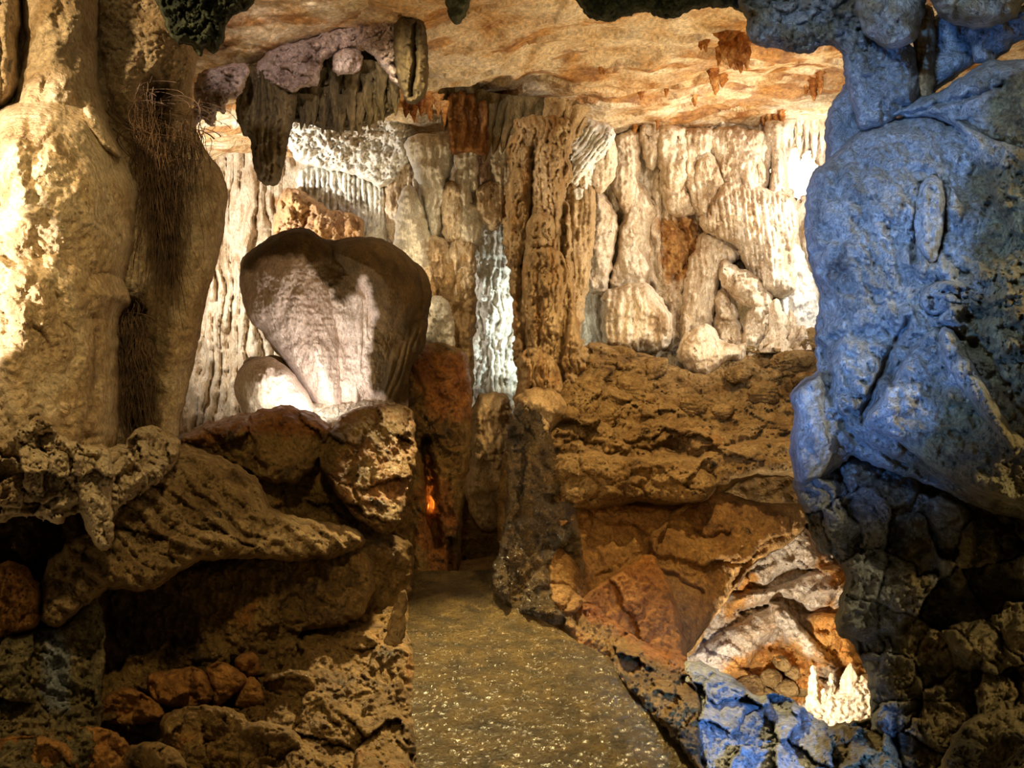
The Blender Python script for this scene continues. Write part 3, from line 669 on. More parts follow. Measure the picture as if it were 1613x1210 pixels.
# ================================================================== DARK STALACTITE CURTAIN AND PINK CRUST
thing('ceiling_ledge', [(290, -80), (720, -80), (705, 10), (668, 30), (610, 38), (560, 40), (520, 52), (470, 66), (425, 92), (385, 104), (330, 118), (295, 125)],
      [(300, -80, 4.3), (700, -80, 4.6), (330, 110, 5.9), (680, 30, 6.0), (480, 60, 5.7)], M['ceiling'], 'lower tan ceiling ledge above the pink crust', 'ledge', R=20, T=0.06, back=0.5, step=3, smooth=True,
      feats=(N(120, 0.10), BL(40, 0.05, 5, 2, 0.6), BL(12, .02)), mask=lambda x, y: np.clip(0.15 + fbm(x / 90, y / 22, 5, 5) * 1.3, 0, 0.85))
thing('mineral_crust', [(398, 128), (402, 104), (430, 75), (480, 62), (520, 48), (560, 38), (625, 26), (632, 60), (624, 100), (632, 140), (606, 112), (584, 84), (545, 82), (512, 95), (502, 130), (482, 136), (460, 147), (438, 142), (415, 133)],
      5.75, M['pink'], 'pink and grey knobbly crust above the dark stalactites', 'crust', R=16, T=0.16, back=0.3, step=2, edge=(3, 12), fade=6, feats=(BL(20, 0.14), BL(7, 0.05)))
flow([(528, 110), (534, 80), (560, 78), (568, 95), (560, 112), (545, 116)], 5.7, 'small pinkish stone bulb among the dark stalactites', 'pink', fl=None, T=0.2, R=18, name='stalactite', cat='stalactite')
thing('mineral_crust', [(308, 130), (318, 112), (350, 104), (385, 98), (394, 112), (378, 150), (360, 158), (352, 180), (343, 176), (337, 198), (326, 196), (318, 188), (302, 208), (296, 200), (304, 165)],
      5.2, M['pink'], 'grey-pink crust beside the left pillar', 'crust', R=14, T=0.14, back=0.3, step=2, edge=(3, 10), fade=6, feats=(BL(20, 0.12), BL(7, 0.05)))
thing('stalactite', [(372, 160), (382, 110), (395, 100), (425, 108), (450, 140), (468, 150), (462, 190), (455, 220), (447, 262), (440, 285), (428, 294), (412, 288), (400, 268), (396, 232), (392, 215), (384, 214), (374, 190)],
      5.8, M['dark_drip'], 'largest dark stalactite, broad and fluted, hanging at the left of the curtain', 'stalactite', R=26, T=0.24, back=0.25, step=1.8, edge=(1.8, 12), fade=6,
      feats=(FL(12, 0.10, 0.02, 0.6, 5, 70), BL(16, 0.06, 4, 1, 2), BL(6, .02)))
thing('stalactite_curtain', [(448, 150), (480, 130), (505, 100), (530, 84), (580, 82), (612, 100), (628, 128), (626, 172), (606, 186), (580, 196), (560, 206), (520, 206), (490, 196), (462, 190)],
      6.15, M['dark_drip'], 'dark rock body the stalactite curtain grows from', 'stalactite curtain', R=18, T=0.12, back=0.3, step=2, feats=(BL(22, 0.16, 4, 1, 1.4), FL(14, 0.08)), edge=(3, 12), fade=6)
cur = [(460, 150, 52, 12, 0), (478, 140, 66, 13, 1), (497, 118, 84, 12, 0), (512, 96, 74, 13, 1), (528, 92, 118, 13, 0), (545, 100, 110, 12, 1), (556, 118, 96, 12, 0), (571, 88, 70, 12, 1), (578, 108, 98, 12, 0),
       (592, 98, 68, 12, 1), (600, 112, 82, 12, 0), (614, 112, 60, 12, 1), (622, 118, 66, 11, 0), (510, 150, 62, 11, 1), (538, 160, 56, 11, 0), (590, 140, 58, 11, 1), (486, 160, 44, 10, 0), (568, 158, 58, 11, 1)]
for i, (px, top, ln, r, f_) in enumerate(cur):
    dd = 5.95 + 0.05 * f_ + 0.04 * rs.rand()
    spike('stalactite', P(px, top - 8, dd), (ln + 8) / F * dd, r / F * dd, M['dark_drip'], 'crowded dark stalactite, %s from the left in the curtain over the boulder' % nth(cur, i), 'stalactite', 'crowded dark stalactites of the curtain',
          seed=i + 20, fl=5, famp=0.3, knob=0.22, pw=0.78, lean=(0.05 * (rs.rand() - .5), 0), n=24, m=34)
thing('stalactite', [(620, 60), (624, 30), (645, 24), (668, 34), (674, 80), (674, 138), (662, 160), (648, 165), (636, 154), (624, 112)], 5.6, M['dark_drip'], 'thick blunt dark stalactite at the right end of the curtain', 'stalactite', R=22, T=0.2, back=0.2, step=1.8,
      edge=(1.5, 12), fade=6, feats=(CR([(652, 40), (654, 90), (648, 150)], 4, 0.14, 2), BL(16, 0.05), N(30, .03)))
thing('stalactite', [(702, -20), (742, -20), (738, 14), (724, 38), (712, 36), (704, 16)], 5.0, M['mossy'], 'dark blunt rock tip hanging at the top edge', 'rock', R=16, T=0.14, back=0.2, step=2.5, feats=(BL(14, 0.05),), edge=(2, 10), fade=6)
red = [(640, 160, 26, 7), (652, 158, 36, 8), (664, 156, 28, 7), (676, 148, 44, 8), (690, 150, 34, 7), (700, 160, 40, 6)]
for i, (px, top, ln, r) in enumerate(red):
    spike('stalactite', P(px, top, 6.4), ln / F * 6.4, r / F * 6.4, M['rust'], 'small rust-red stalactite right of the dark curtain, %s from the left' % nth(red, i), 'stalactite', 'rust-red stalactites', seed=i + 50, n=18, m=24, knob=.3)

# small ones on the bright ceiling
def on_ceiling(px, py):
    d = 6.5
    for _ in range(8):
        X = (px - 806.5) / F * d
        z = float(ceil_z(np.array([X]), np.array([d]))[0]); d = (z - CZ) * F / (605.0 - py)
    return Vector(((px - 806.5) / F * d, d, z + 0.06)), d
cl = [(1112, 62, 16, 6), (1104, 66, 9, 5), (1140, 58, 34, 10), (1152, 56, 44, 11), (1166, 58, 50, 11), (1176, 64, 40, 8), (1132, 74, 26, 7), (1160, 70, 34, 9), (1124, 108, 30, 9), (1138, 116, 18, 8), (1128, 132, 14, 7), (1095, 150, 14, 6),
      (1282, 128, 26, 8), (1292, 122, 20, 6), (1270, 134, 12, 5), (1212, 180, 20, 6), (1222, 176, 26, 7), (1232, 178, 18, 6), (1202, 183, 12, 4), (1000, 196, 14, 5), (1012, 198, 18, 5), (1024, 196, 10, 5), (1036, 190, 12, 4),
      (952, 100, 14, 5), (946, 106, 8, 4), (795, 150, 12, 6), (1050, 140, 10, 5), (1010, 142, 12, 6)]
for i, (px, py, ln, r) in enumerate(cl):
    v, dd = on_ceiling(px, py)
    where = 'in the hanging cluster, %s from the left' % nth([c for c in cl[:12]], i) if i < 12 else 'near the far right end, %s from the left' % nth([c for c in cl[12:19]], i - 12) if i < 19 else 'scattered over the left and middle, %s from the left' % nth([c for c in cl[19:]], i - 19)
    spike('stalactite', v, ln / F * dd * 1.1 + 0.08, r / F * dd, M['rust'], 'small rusty ceiling stalactite ' + where, 'stalactite', 'small rusty stalactites on the bright ceiling', seed=i + 70, n=16, m=22, knob=.35, famp=.3, pw=.6)
# ================================================================== TWO-LOBED BOULDER
E = [(377, 440), (382, 406), (405, 388), (430, 370), (462, 360), (488, 361), (505, 374), (525, 378), (560, 373), (600, 376), (630, 392), (655, 412), (672, 432), (680, 462), (675, 500), (670, 548), (656, 562), (644, 600), (640, 650), (600, 668), (540, 665), (505, 650), (480, 625), (462, 600), (448, 570), (428, 548), (412, 522), (396, 510), (384, 482)]
thing('lobed_boulder', E, [(400, 400, 6.3), (600, 400, 6.35), (500, 650, 6.15), (660, 600, 6.4)], M['lobed'], 'huge boulder with two rounded lobes, brown with painted shade on top, pinkish white below', 'boulder', R=70, T=0.45, back=0.6, step=1.8, edge=(1.5, 20),
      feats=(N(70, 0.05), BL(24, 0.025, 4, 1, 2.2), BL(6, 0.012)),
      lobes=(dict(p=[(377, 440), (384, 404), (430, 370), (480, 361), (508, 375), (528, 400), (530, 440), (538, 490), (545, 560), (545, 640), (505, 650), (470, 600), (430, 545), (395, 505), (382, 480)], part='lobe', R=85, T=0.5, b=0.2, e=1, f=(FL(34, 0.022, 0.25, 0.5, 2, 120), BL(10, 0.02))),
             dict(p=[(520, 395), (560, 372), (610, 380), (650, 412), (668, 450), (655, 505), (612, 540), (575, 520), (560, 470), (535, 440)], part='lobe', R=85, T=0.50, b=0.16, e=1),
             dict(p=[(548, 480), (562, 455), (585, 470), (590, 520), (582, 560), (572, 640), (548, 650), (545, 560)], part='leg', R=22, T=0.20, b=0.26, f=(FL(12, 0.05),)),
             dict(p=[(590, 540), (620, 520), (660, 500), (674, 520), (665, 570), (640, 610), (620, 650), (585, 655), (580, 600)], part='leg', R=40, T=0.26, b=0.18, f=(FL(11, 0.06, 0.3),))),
      mask=inmask([[(370, 440), (385, 395), (430, 360), (480, 350), (620, 365), (700, 430), (690, 560), (640, 640), (585, 600), (590, 500), (575, 440), (560, 455), (545, 470), (535, 480), (515, 450), (485, 412), (470, 402), (420, 408), (385, 430)]], 10, 7, 30))  # brown dirt cap, with shade above the low lamp painted into it
thing('rounded_stone', [(368, 612), (378, 580), (398, 565), (425, 562), (450, 576), (475, 605), (495, 642), (480, 662), (400, 668), (378, 640)], 5.7, M['lobed'], 'smooth egg-shaped pale stone under the left lobe of the big boulder', 'stone', R=40, T=0.36, back=0.3, step=2, feats=(N(40, 0.03), BL(12, .015)), edge=(1, 20))
thing('rock', [(380, 585), (390, 566), (410, 560), (445, 564), (470, 600), (450, 620), (400, 610)], 6.0, M['clay'], 'brown stone wedged behind the egg-shaped stone', 'rock', R=20, T=0.15, step=3, feats=(BL(20, .05),))
thing('gravel_bed', [(440, 650), (480, 636), (540, 632), (590, 626), (625, 640), (620, 690), (530, 700), (440, 690)], [(440,640,5.75),(620,640,5.9),(530,690,5.3),(440,690,5.3)], M['pale'], 'white-lit crumbly ground at the foot of the big boulder', 'ground', R=14, T=0.10, step=2, feats=(BL(8, 0.08),), edge=(4, 9), fade=4)

# ================================================================== LOWER RIGHT: LEDGE, SLABS, RIDGE
thing('rock_ledge', [(858, 700), (870, 650), (885, 600), (902, 570), (930, 540), (1000, 552), (1060, 575), (1110, 588), (1150, 560), (1200, 538), (1310, 525), (1320, 700), (1275, 765), (1240, 752), (1190, 754), (1150, 768), (1120, 792), (1060, 800), (1000, 793), (900, 806), (866, 780)],
      [(930, 540, 8.0), (1200, 540, 8.4), (900, 640, 6.9), (1100, 640, 7.4), (1250, 640, 7.4), (900, 720, 6.2), (1100, 715, 6.35), (1260, 700, 6.5), (900, 800, 6.1), (1100, 790, 6.2), (1260, 750, 6.35)],
      M['ledge'], 'broad ochre rock ledge below the back wall', 'ledge', R=22, T=0.18, back=0.5, step=2.4, edge=(4, 30), fade=8,
      feats=(FAC(60, 0.24, 0.9, 5, 0.2, 1.6), FAC(22, 0.10, 1.0, 8, 0.1, 1.5), BL(40, 0.22, 5, 1.6, 1, 3), BL(12, 0.07, 4), CR([(880, 690), (960, 712), (1060, 705), (1100, 715), (1200, 690), (1270, 685)], 5, 0.18, 8), DM(1065, 702, 20, 8, -0.35), DM(940, 702, 12, 6, -.3)),
      lobes=(dict(p=[(1100, 720), (1150, 700), (1270, 690), (1275, 735), (1240, 748), (1190, 750), (1140, 764), (1112, 756)], R=20, T=0.25, b=0.20, k=0.7),
             dict(p=[(878, 730), (940, 718), (1040, 722), (1104, 722), (1122, 760), (1110, 786), (1040, 796), (960, 784), (890, 792)], R=22, T=0.25, b=0.2, k=0.8),
             dict(p=[(1040, 745), (1090, 735), (1128, 750), (1118, 786), (1070, 798), (1036, 784)], R=22, T=0.3, b=0.3, k=0.6)))
lr = np.random.RandomState(21)
for i, (px, py, r, l_) in enumerate([(915, 560, 20, 'brown knob of rock at the left end of the ledge'), (985, 566, 24, 'lumpy ochre rock under the round fluted dome'), (1035, 578, 26, 'flat-topped rock leaning on the ledge below the round dome'), (1000, 612, 32, 'rounded brown boulder in the middle of the ledge'),
                                     (1155, 592, 22, 'creased pale rock right of the smooth mound'), (1182, 580, 18, 'small dark rock behind the creased pale one'), (1240, 570, 30, 'ochre boulder under the stalagmites'), (1205, 620, 26, 'dark speckled rock on the right of the ledge'),
                                     (905, 650, 34, 'smooth rounded boulder beside the column foot'), (955, 650, 30, 'cracked grey-brown boulder on the ledge'), (1265, 600, 20, 'dark pitted rock touching the blue pillar'), (1090, 640, 22, 'low crumbling stone in the middle of the ledge'), (1140, 650, 18, 'pale flat stone on the slope of the ledge')]):
    dd = 7.9 - (py - 560) / 100 * 1.15
    rock('boulder' if r > 24 else 'rock', P(px, py, dd), (r / F * dd * 1.25, r / F * dd, r / F * dd * 0.85), M['ledge'], l_, 'boulder' if r > 24 else 'rock', rot=lr.rand() * 3, seed=i, n=100, rough=0.09, nf=22, soft=0.12, tilt=lr.rand() * .5 - .25)
o = relief('wall_right', [(790, 720), (900, 700), (1330, 730), (1290, 800), (1262, 835), (1240, 858), (1192, 885), (1150, 935), (1112, 990), (1072, 1038), (900, 1000), (800, 965)], [(800, 800, 6.6), (1250, 760, 7.4), (1070, 1030, 6.0)], M['clay'], R=20, T=0.1, step=4,
           feats=(BL(50, 0.2),), edge=(3, 20))
tag(o, 'dark rock under the ochre ledge', kind='structure')
thing('wet_boulder', [(797, 690), (804, 655), (822, 628), (850, 640), (872, 690), (892, 740), (905, 800), (918, 870), (920, 940), (892, 984), (835, 972), (797, 955), (779, 930), (777, 900), (788, 850), (798, 790), (796, 730)],
      [(800, 650, 6.2), (870, 700, 6.2), (785, 930, 5.15), (890, 975, 4.85), (900, 800, 5.85), (918, 900, 5.5)], M['wet'], 'wet glistening dark rock corner at the right edge of the path', 'boulder', R=26, T=0.14, back=0.4, step=2, edge=(3.5, 20),
      feats=(FAC(60, 0.16, 1.0, 6, 1.2, 1.6), BL(30, 0.10, 4, 1, 1.5), BL(9, 0.04, 4), CR([(868, 790), (900, 775)], 8, 0.3), N(60, .06)))
thing('rock_slab', [(868, 830), (900, 798), (1000, 796), (1078, 800), (1050, 835), (1022, 868), (1000, 900), (960, 925), (930, 950), (890, 970), (868, 930)],
      [(900, 800, 6.1), (1070, 800, 6.4), (900, 860, 5.7), (1040, 840, 6.1), (890, 960, 5.0), (960, 920, 5.6)], M['umber'], 'rust-brown slab wedged under the ledge with an orange upper face', 'rock slab', R=12, T=0.12, step=2.4, edge=(3, 24), fade=8, grow=5,
      feats=(FAC(110, 0.25, 1.0, 3, 0.6, 1.6, 0.15), BL(40, 0.08), BL(9, 0.025)))
thing('rock_slab', [(1024, 862), (1030, 840), (1060, 812), (1092, 784), (1130, 776), (1190, 794), (1268, 800), (1250, 846), (1192, 880), (1152, 930), (1112, 985), (1071, 1036), (1060, 1000), (1042, 950), (1026, 900)],
      [(1090, 785, 6.0), (1265, 800, 6.4), (1024, 860, 5.6), (1070, 1030, 5.0), (1150, 930, 5.7)], M['umber'], 'largest orange-brown leaning slab right of the path', 'rock slab', R=16, T=0.15, step=2.4, edge=(3, 24), fade=8, grow=3,
      feats=(FAC(150, 0.22, 1.0, 7, -0.7, 1.4, 0.12), BL(34, 0.06), BL(9, 0.025), CR([(1085, 830), (1110, 845), (1150, 840)], 3, 0.06), CR([(1030, 895), (1060, 905), (1110, 935)], 3, 0.08)))
thing('rock_slab', [(925, 946), (962, 915), (1000, 890), (1024, 878), (1036, 898), (1060, 950), (1078, 1040), (1025, 1020), (960, 975)],
      [(925, 946, 5.05), (1024, 878, 5.3), (1078, 1040, 4.6)], M['orange'], 'triangular orange slab leaning against the largest slab', 'rock slab', R=12, T=0.14, step=2.4, edge=(2.5, 24), fade=8, grow=5, feats=(FAC(120, 0.14, 1.0, 12, 0.8, 1.4, 0.1), BL(30, 0.05), BL(8, 0.025)))
thing('rock_ridge', [(872, 962), (888, 952), (912, 946), (938, 954), (962, 976), (1020, 1012), (1078, 1036), (1090, 1062), (1100, 1100), (1112, 1240), (1140, 1260), (1118, 1235), (1060, 1163), (1000, 1096), (940, 1036), (900, 1000)],
      [(880, 968, 4.9), (912, 946, 5.05), (1000, 1094, 3.62), (1060, 1160, 3.15), (1120, 1230, 2.8), (1020, 1012, 4.4), (1078, 1036, 4.2), (1100, 1090, 3.6)], M['clay'], 'low broken rust-brown ridge along the right edge of the path', 'rock ridge',
      R=16, T=0.10, step=2.2, edge=(4, 20), fade=6, feats=(FAC(26, 0.14, 1.0, 5, 0.4, 1.5), BL(12, 0.05)), mask=inmask([[(880, 945), (940, 945), (1080, 1030), (1070, 1060), (960, 990)]], 12, 10, 20))
thing('rock_ridge', [(1075, 1062), (1090, 1042), (1130, 1056), (1170, 1078), (1190, 1094), (1225, 1092), (1262, 1110), (1305, 1142), (1390, 1140), (1410, 1260), (1130, 1260), (1095, 1180)],
      [(1090, 1050, 4.0), (1190, 1094, 3.7), (1305, 1142, 3.3), (1390, 1140, 3.2), (1130, 1250, 2.7), (1400, 1250, 2.6)], M['grey'], 'blue-lit broken rock ridge at the bottom right of the path', 'rock ridge', R=22, T=0.14, step=2.2, edge=(4, 22), fade=6,
      feats=(FAC(48, 0.22, 1.1, 15, 0.3, 1.2), BL(14, 0.05)), mask=inmask([[(1300, 1130), (1430, 1130), (1430, 1270), (1310, 1270)]], 40, 20, 30))

# ================================================================== LOWER CHAMBER
o = relief('wall_lower', [(1020, 760), (1450, 760), (1450, 1220), (1020, 1220)], [(1100, 1000, 7.4), (1250, 850, 7.6), (1300, 1150, 7.2), (1400, 1000, 7.0), (1200, 1100, 7.0)], M['pale'], R=20, T=0.1, step=2.4,
           feats=(FAC(70, 0.30, 1.2, 4, 0.5, 1.6), FAC(24, 0.14, 1.2, 6, 0.5, 1.8), BL(30, 0.14), BL(9, 0.06)),
           lobes=(dict(p=[(1078, 1040), (1130, 1000), (1200, 962), (1235, 945), (1240, 985), (1205, 1010), (1180, 1050), (1150, 1070), (1100, 1062)], R=24, T=0.35, b=0.1, f=(BL(10, .04),)),
                  dict(p=[(1180, 880), (1240, 835), (1262, 820), (1280, 850), (1290, 885), (1240, 900), (1200, 925), (1180, 910)], R=20, T=0.25, b=0.2),
                  dict(p=[(1150, 935), (1220, 925), (1300, 890), (1335, 905), (1325, 960), (1280, 965), (1230, 940), (1160, 965)], R=18, T=0.3, b=0.2, f=(STR(-0.3, 24, .12),)),
                  dict(p=[(1212, 958), (1226, 950), (1262, 985), (1310, 1040), (1275, 1038), (1240, 1008)], R=12, T=0.25, b=0.4),
                  dict(p=[(1270, 975), (1322, 965), (1350, 1030), (1370, 1050), (1300, 1045)], R=16, T=0.3, b=0.2)),
           mask=inmask([[(1275, 970), (1330, 960), (1375, 1060), (1300, 1045)], [(1130, 1060), (1250, 1010), (1300, 1110), (1180, 1110)], [(1140, 960), (1180, 900), (1190, 930), (1150, 975)], [(1290, 880), (1335, 900), (1330, 930), (1300, 905)]], 14, 12, 22))
tag(o, 'brightly lit broken rock wall of the lower chamber', kind='structure')
tr = [(1180, 1085, 26), (1215, 1068, 18), (1240, 1085, 20), (1205, 1100, 24), (1250, 1060, 14), (1232, 1045, 14), (1262, 1085, 16), (1225, 1120, 26)]
for i, (px, py, r) in enumerate(tr):
    rock('rock', P(px, py, 6.75), (r / F * 8.4, r / F * 6.7, r / F * 5.0), M['ledge'], 'tumbled orange rock in the lower chamber, %s from the left' % nth(tr, i), 'rock', rot=i, seed=i + 60, n=80, nf=11, soft=0.02, rough=0.08, group='tumbled rocks of the lower chamber', tilt=0.3 * (i % 3 - 1))
thing('flowstone_mound', [(1240, 1128), (1262, 1112), (1290, 1098), (1318, 1086), (1345, 1070), (1372, 1062), (1392, 1090), (1394, 1160), (1310, 1165), (1280, 1150)], 6.3, M['cream'], 'cream mound carrying the small stalagmites in the lower chamber', 'mound', R=26, T=0.3, step=2, feats=(BL(14, 0.10),), edge=(2, 12))
for px, py, h, r, l_ in [(1281, 1104, 56, 8, 'tallest slender white stalagmite in the lower chamber'), (1309, 1100, 40, 6, 'thin pointed stalagmite between the two tall ones'), (1338, 1098, 54, 15, 'broad cone-shaped cream stalagmite in the lower chamber'), (1357, 1090, 26, 6, 'short stalagmite right of the broad cone'), (1273, 1112, 16, 4, 'tiny stub left of the slender white stalagmite'), (1298, 1106, 22, 5, 'low stub right of the slender white stalagmite')]:
    spike('stalagmite', P(px, py + 6, 6.1), (h + 6) / F * 6.1, r / F * 6.1, M['cream'], l_, 'stalagmite', up=True, seed=px, fl=3, knob=0.3, pw=0.35 if r < 9 else 0.6, base_flare=0.6)

# ================================================================== LEFT PILLAR
LP = [(-80, -80), (330, -80), (322, 0), (316, 60), (302, 150), (306, 195), (322, 232), (345, 265), (359, 302), (352, 370), (341, 420), (324, 480), (313, 540), (300, 600), (285, 660), (275, 705), (230, 750), (150, 790), (-80, 800)]
PIL = thing('flowstone_pillar', LP, [(-40, 300, 3.35), (100, 300, 3.5), (220, 300, 3.95), (330, 300, 4.3), (0, 760, 3.25), (250, 700, 3.9)], M['left'], 'massive golden flowstone pillar filling the left foreground', 'rock pillar', R=50, T=0.22, back=0.5, step=2.4, smooth=True, edge=(2.5, 40),
      feats=(BL(60, 0.07, 5, 1, 1.5, 2), BL(14, 0.035, 5, s=5), N(90, 0.05), CR([(238, 150), (250, 230), (262, 320), (262, 430)], 20, 0.22), CR([(205, 495), (212, 580), (216, 670)], 22, 0.35)),
      lobes=(dict(p=[(155, -60), (330, -60), (318, 60), (300, 140), (265, 150), (245, 190), (215, 240), (180, 200), (158, 110)], part='fold', R=60, T=0.25, b=0.12, k=1.0),
             dict(p=[(228, 240), (262, 230), (300, 225), (345, 262), (358, 302), (350, 380), (330, 470), (308, 590), (285, 680), (235, 720), (225, 600), (232, 480), (250, 400), (240, 300)], part='fold', R=60, T=0.22, b=0.10, k=0.7),
             dict(p=[(-80, -80), (22, -80), (34, 20), (30, 70), (22, 155), (-80, 180)], part='fold', R=26, T=0.22, b=0.25, f=(FL(22, .03),)),
             dict(p=[(34, -80), (150, -80), (154, 60), (158, 130), (178, 210), (180, 280), (80, 260), (20, 200), (26, 130), (38, 60)], part='shaft', R=55, T=0.34, b=0.22, k=0.4, f=(FL(45, 0.04, .05),)),
             dict(part='shoulder', p=[(-46, 240), (-20, 185), (30, 158), (80, 144), (125, 155), (160, 180), (190, 235), (217, 290), (214, 345), (202, 420), (150, 500), (-30, 500), (-46, 400)], R=95, T=0.50, b=0.30, k=0.5, f=(FL(60, 0.04, 0, .4),)),
             dict(part='shoulder', p=[(-36, 420), (-10, 380), (40, 362), (90, 360), (135, 378), (172, 412), (200, 452), (205, 480), (187, 500), (187, 600), (180, 720), (130, 770), (0, 780), (-36, 640)], R=90, T=0.52, b=0.36, k=0.5, f=(FL(48, 0.05),)),
             dict(p=[(-80, 400), (0, 410), (18, 470), (24, 560), (14, 660), (4, 720), (-80, 720)], part='fold', R=26, T=0.2, b=0.30),
             dict(p=[(128, 170), (150, 172), (178, 220), (192, 250), (160, 232), (140, 205)], R=12, T=0.1, b=0.6)),
      mask=inmask([[(225, 130), (275, 140), (262, 260), (290, 380), (270, 520), (250, 700), (195, 700), (185, 500), (235, 440), (225, 300)]], 16, 12, 30))  # darker brown along the root cleft and the lower hollow
thing('rock_overhang', [(236, -60), (420, -60), (396, 10), (362, 28), (352, 66), (336, 84), (322, 76), (316, 88), (300, 72), (275, 66), (258, 30)], 3.3, M['mossy'], 'dark mossy rock overhang at the top left', 'rock', R=26, T=0.2, back=0.4, step=2.2, edge=(3, 18), fade=8, feats=(BL(26, 0.13), BL(9, 0.04)))
# broken base of the pillar
thing('rock_ledge', [(-60, 770), (0, 745), (60, 752), (120, 735), (190, 700), (240, 705), (262, 730), (250, 760), (200, 790), (175, 812), (120, 806), (90, 826), (40, 812), (-60, 830)], [(-40, 780, 2.5), (100, 780, 2.6), (250, 730, 3.3)], M['left'],
      'layered broken ledge running under the left pillar', 'ledge', R=16, T=0.14, step=2.2, edge=(5, 16), fade=6, feats=(STR(-0.08, 18, 0.10, 2, 1.0), FAC(40, 0.16, 1.1, 8), BL(14, 0.05)))
thing('rock', [(200, 690), (232, 670), (262, 680), (285, 700), (270, 740), (235, 752), (205, 735)], [(200, 700, 3.1), (285, 700, 3.5)], M['left'], 'crumbled pale rock below the root beard', 'rock', R=16, T=0.12, step=2.2, edge=(3, 14), fade=6, feats=(FAC(24, 0.12, 1.1, 8), BL(10, 0.04)))
thing('rock', [(-60, 700), (10, 690), (40, 650), (75, 655), (100, 690), (130, 700), (135, 740), (110, 780), (60, 790), (-60, 800)], [(-40, 700, 2.32), (120, 740, 2.5)], M['left'], 'broken pale rock at the foot of the left pillar', 'rock', R=20, T=0.14, step=2.2, edge=(4, 16), fade=6,
      feats=(FAC(34, 0.18, 1.1, 3), BL(12, 0.05)))
thing('rock', [(100, 720), (160, 700), (180, 740), (175, 790), (180, 850), (160, 868), (140, 840), (120, 790)], 2.62, M['left'], 'hanging stone lip below the left pillar', 'rock', R=20, T=0.14, step=2.2, edge=(3, 16), fade=6, feats=(FAC(40, 0.12), BL(12, 0.04)))
def roots(name, pts, n, spread, length, label, seed, tangle=0):
    rr = np.random.RandomState(seed)
    V = []; Fc = []
    def strand(path, r0):
        b = len(V); m = len(path)
        for k, p_ in enumerate(path):
            r = r0 * (1 - 0.7 * k / m)
            for a in range(4):
                V.append((p_[0] + r * math.cos(a * 1.5708), p_[1] + r * math.sin(a * 1.5708) * 0.8, p_[2] + (r * math.cos(a * 1.5708) * 0.4)))
        for k in range(m - 1):
            for a in range(4):
                Fc.append((b + k * 4 + a, b + k * 4 + (a + 1) % 4, b + (k + 1) * 4 + (a + 1) % 4, b + (k + 1) * 4 + a))
    for i in range(n):
        s_ = pts[rr.randint(len(pts))]
        p_ = np.array(P(s_[0] + rr.normal() * spread, s_[1] + rr.normal() * spread * 1.2, s_[2] + rr.normal() * 0.03))
        L = length * (0.35 + 0.75 * rr.rand()); m = 16; path = []; ph = rr.rand() * 6
        dx = rr.normal() * 0.10
        for k in range(m):
            path.append(p_.copy())
            p_ = p_ + np.array([dx * L / m * 1.2 + 0.006 * math.sin(ph + k * 0.9) + rr.normal() * 0.002, rr.normal() * 0.003, -L / m])
        strand(path, 0.0016 + 0.0022 * rr.rand()**2)
    for i in range(tangle):
        s_ = pts[rr.randint(len(pts))]
        c = np.array(P(s_[0] + rr.normal() * spread * 1.2, s_[1] + rr.normal() * spread * 1.2, s_[2]))
        a0 = rr.rand() * 6; ra = 0.04 + 0.12 * rr.rand(); sp = 1.5 + 2.5 * rr.rand(); path = []
        for k in range(18):
            a = a0 + sp * k / 18
            path.append(c + np.array([ra * 1.3 * math.cos(a), 0.04 * math.sin(a * 2 + i), ra * 0.7 * math.sin(a) - 0.004 * k]))
        strand(path, 0.0018 + 0.0022 * rr.rand())
    o = mesh_obj(name, V, Fc, M['root'])
    return tag(o, label, 'roots')
roots('hanging_roots', [(232, 160, 3.55), (240, 200, 3.5), (262, 215, 3.55), (285, 215, 3.6), (300, 205, 3.7), (245, 240, 3.5)], 170, 13, 0.62, 'tangled dry roots hanging from the cleft of the left pillar', 1, 110)
roots('hanging_roots', [(250, 250, 3.55), (262, 300, 3.55), (270, 280, 3.55)], 90, 9, 0.66, 'long straight roots trailing below the tangle', 4, 0)
roots('hanging_roots', [(198, 500, 3.45), (212, 510, 3.45), (220, 540, 3.45), (205, 560, 3.45)], 190, 10, 0.46, 'bushy root beard hanging in the lower hollow of the left pillar', 2, 10)

# ================================================================== LOWER LEFT ROCKS
LM = [(-80, 780), (100, 790), (200, 760), (270, 700), (300, 690), (420, 690), (520, 690), (640, 640), (652, 700), (650, 800), (652, 900), (646, 960), (640, 1010), (642, 1100), (634, 1180), (632, 1280), (-80, 1280)]
o = relief('wall_left', LM, [(-60, 800, 3.3), (0, 1200, 2.9), (300, 720, 4.4), (600, 660, 5.6), (650, 900, 5.7), (640, 1010, 4.3), (636, 1100, 3.5), (632, 1210, 2.95), (560, 850, 5.0), (560, 1000, 4.2), (450, 1000, 4.0), (300, 1000, 4.0), (300, 1200, 3.1), (500, 1200, 3.0)],
           M['clay'], R=26, T=0.10, step=3, edge=(3, 24), feats=(FAC(90, 0.25, 1.0, 9), BL(50, 0.16), BL(14, 0.05)))
tag(o, 'dark rock wall on the left of the path', kind='structure')
def lrock(poly, dep, mat, label, T=0.25, R=34, feats=(), name='boulder', cat='boulder', **k):
    k.setdefault('edge', (3.5, 22)); k.setdefault('step', 2.4)
    return thing(name, poly, dep, M[mat], label, cat, R=R, T=T, back=0.4, fade=8, feats=list(feats) + [BL(44, 0.09, 5, s=len(label)), BL(13, 0.04, 4, s=len(label)), N(70, 0.06, s=len(label))], **k)
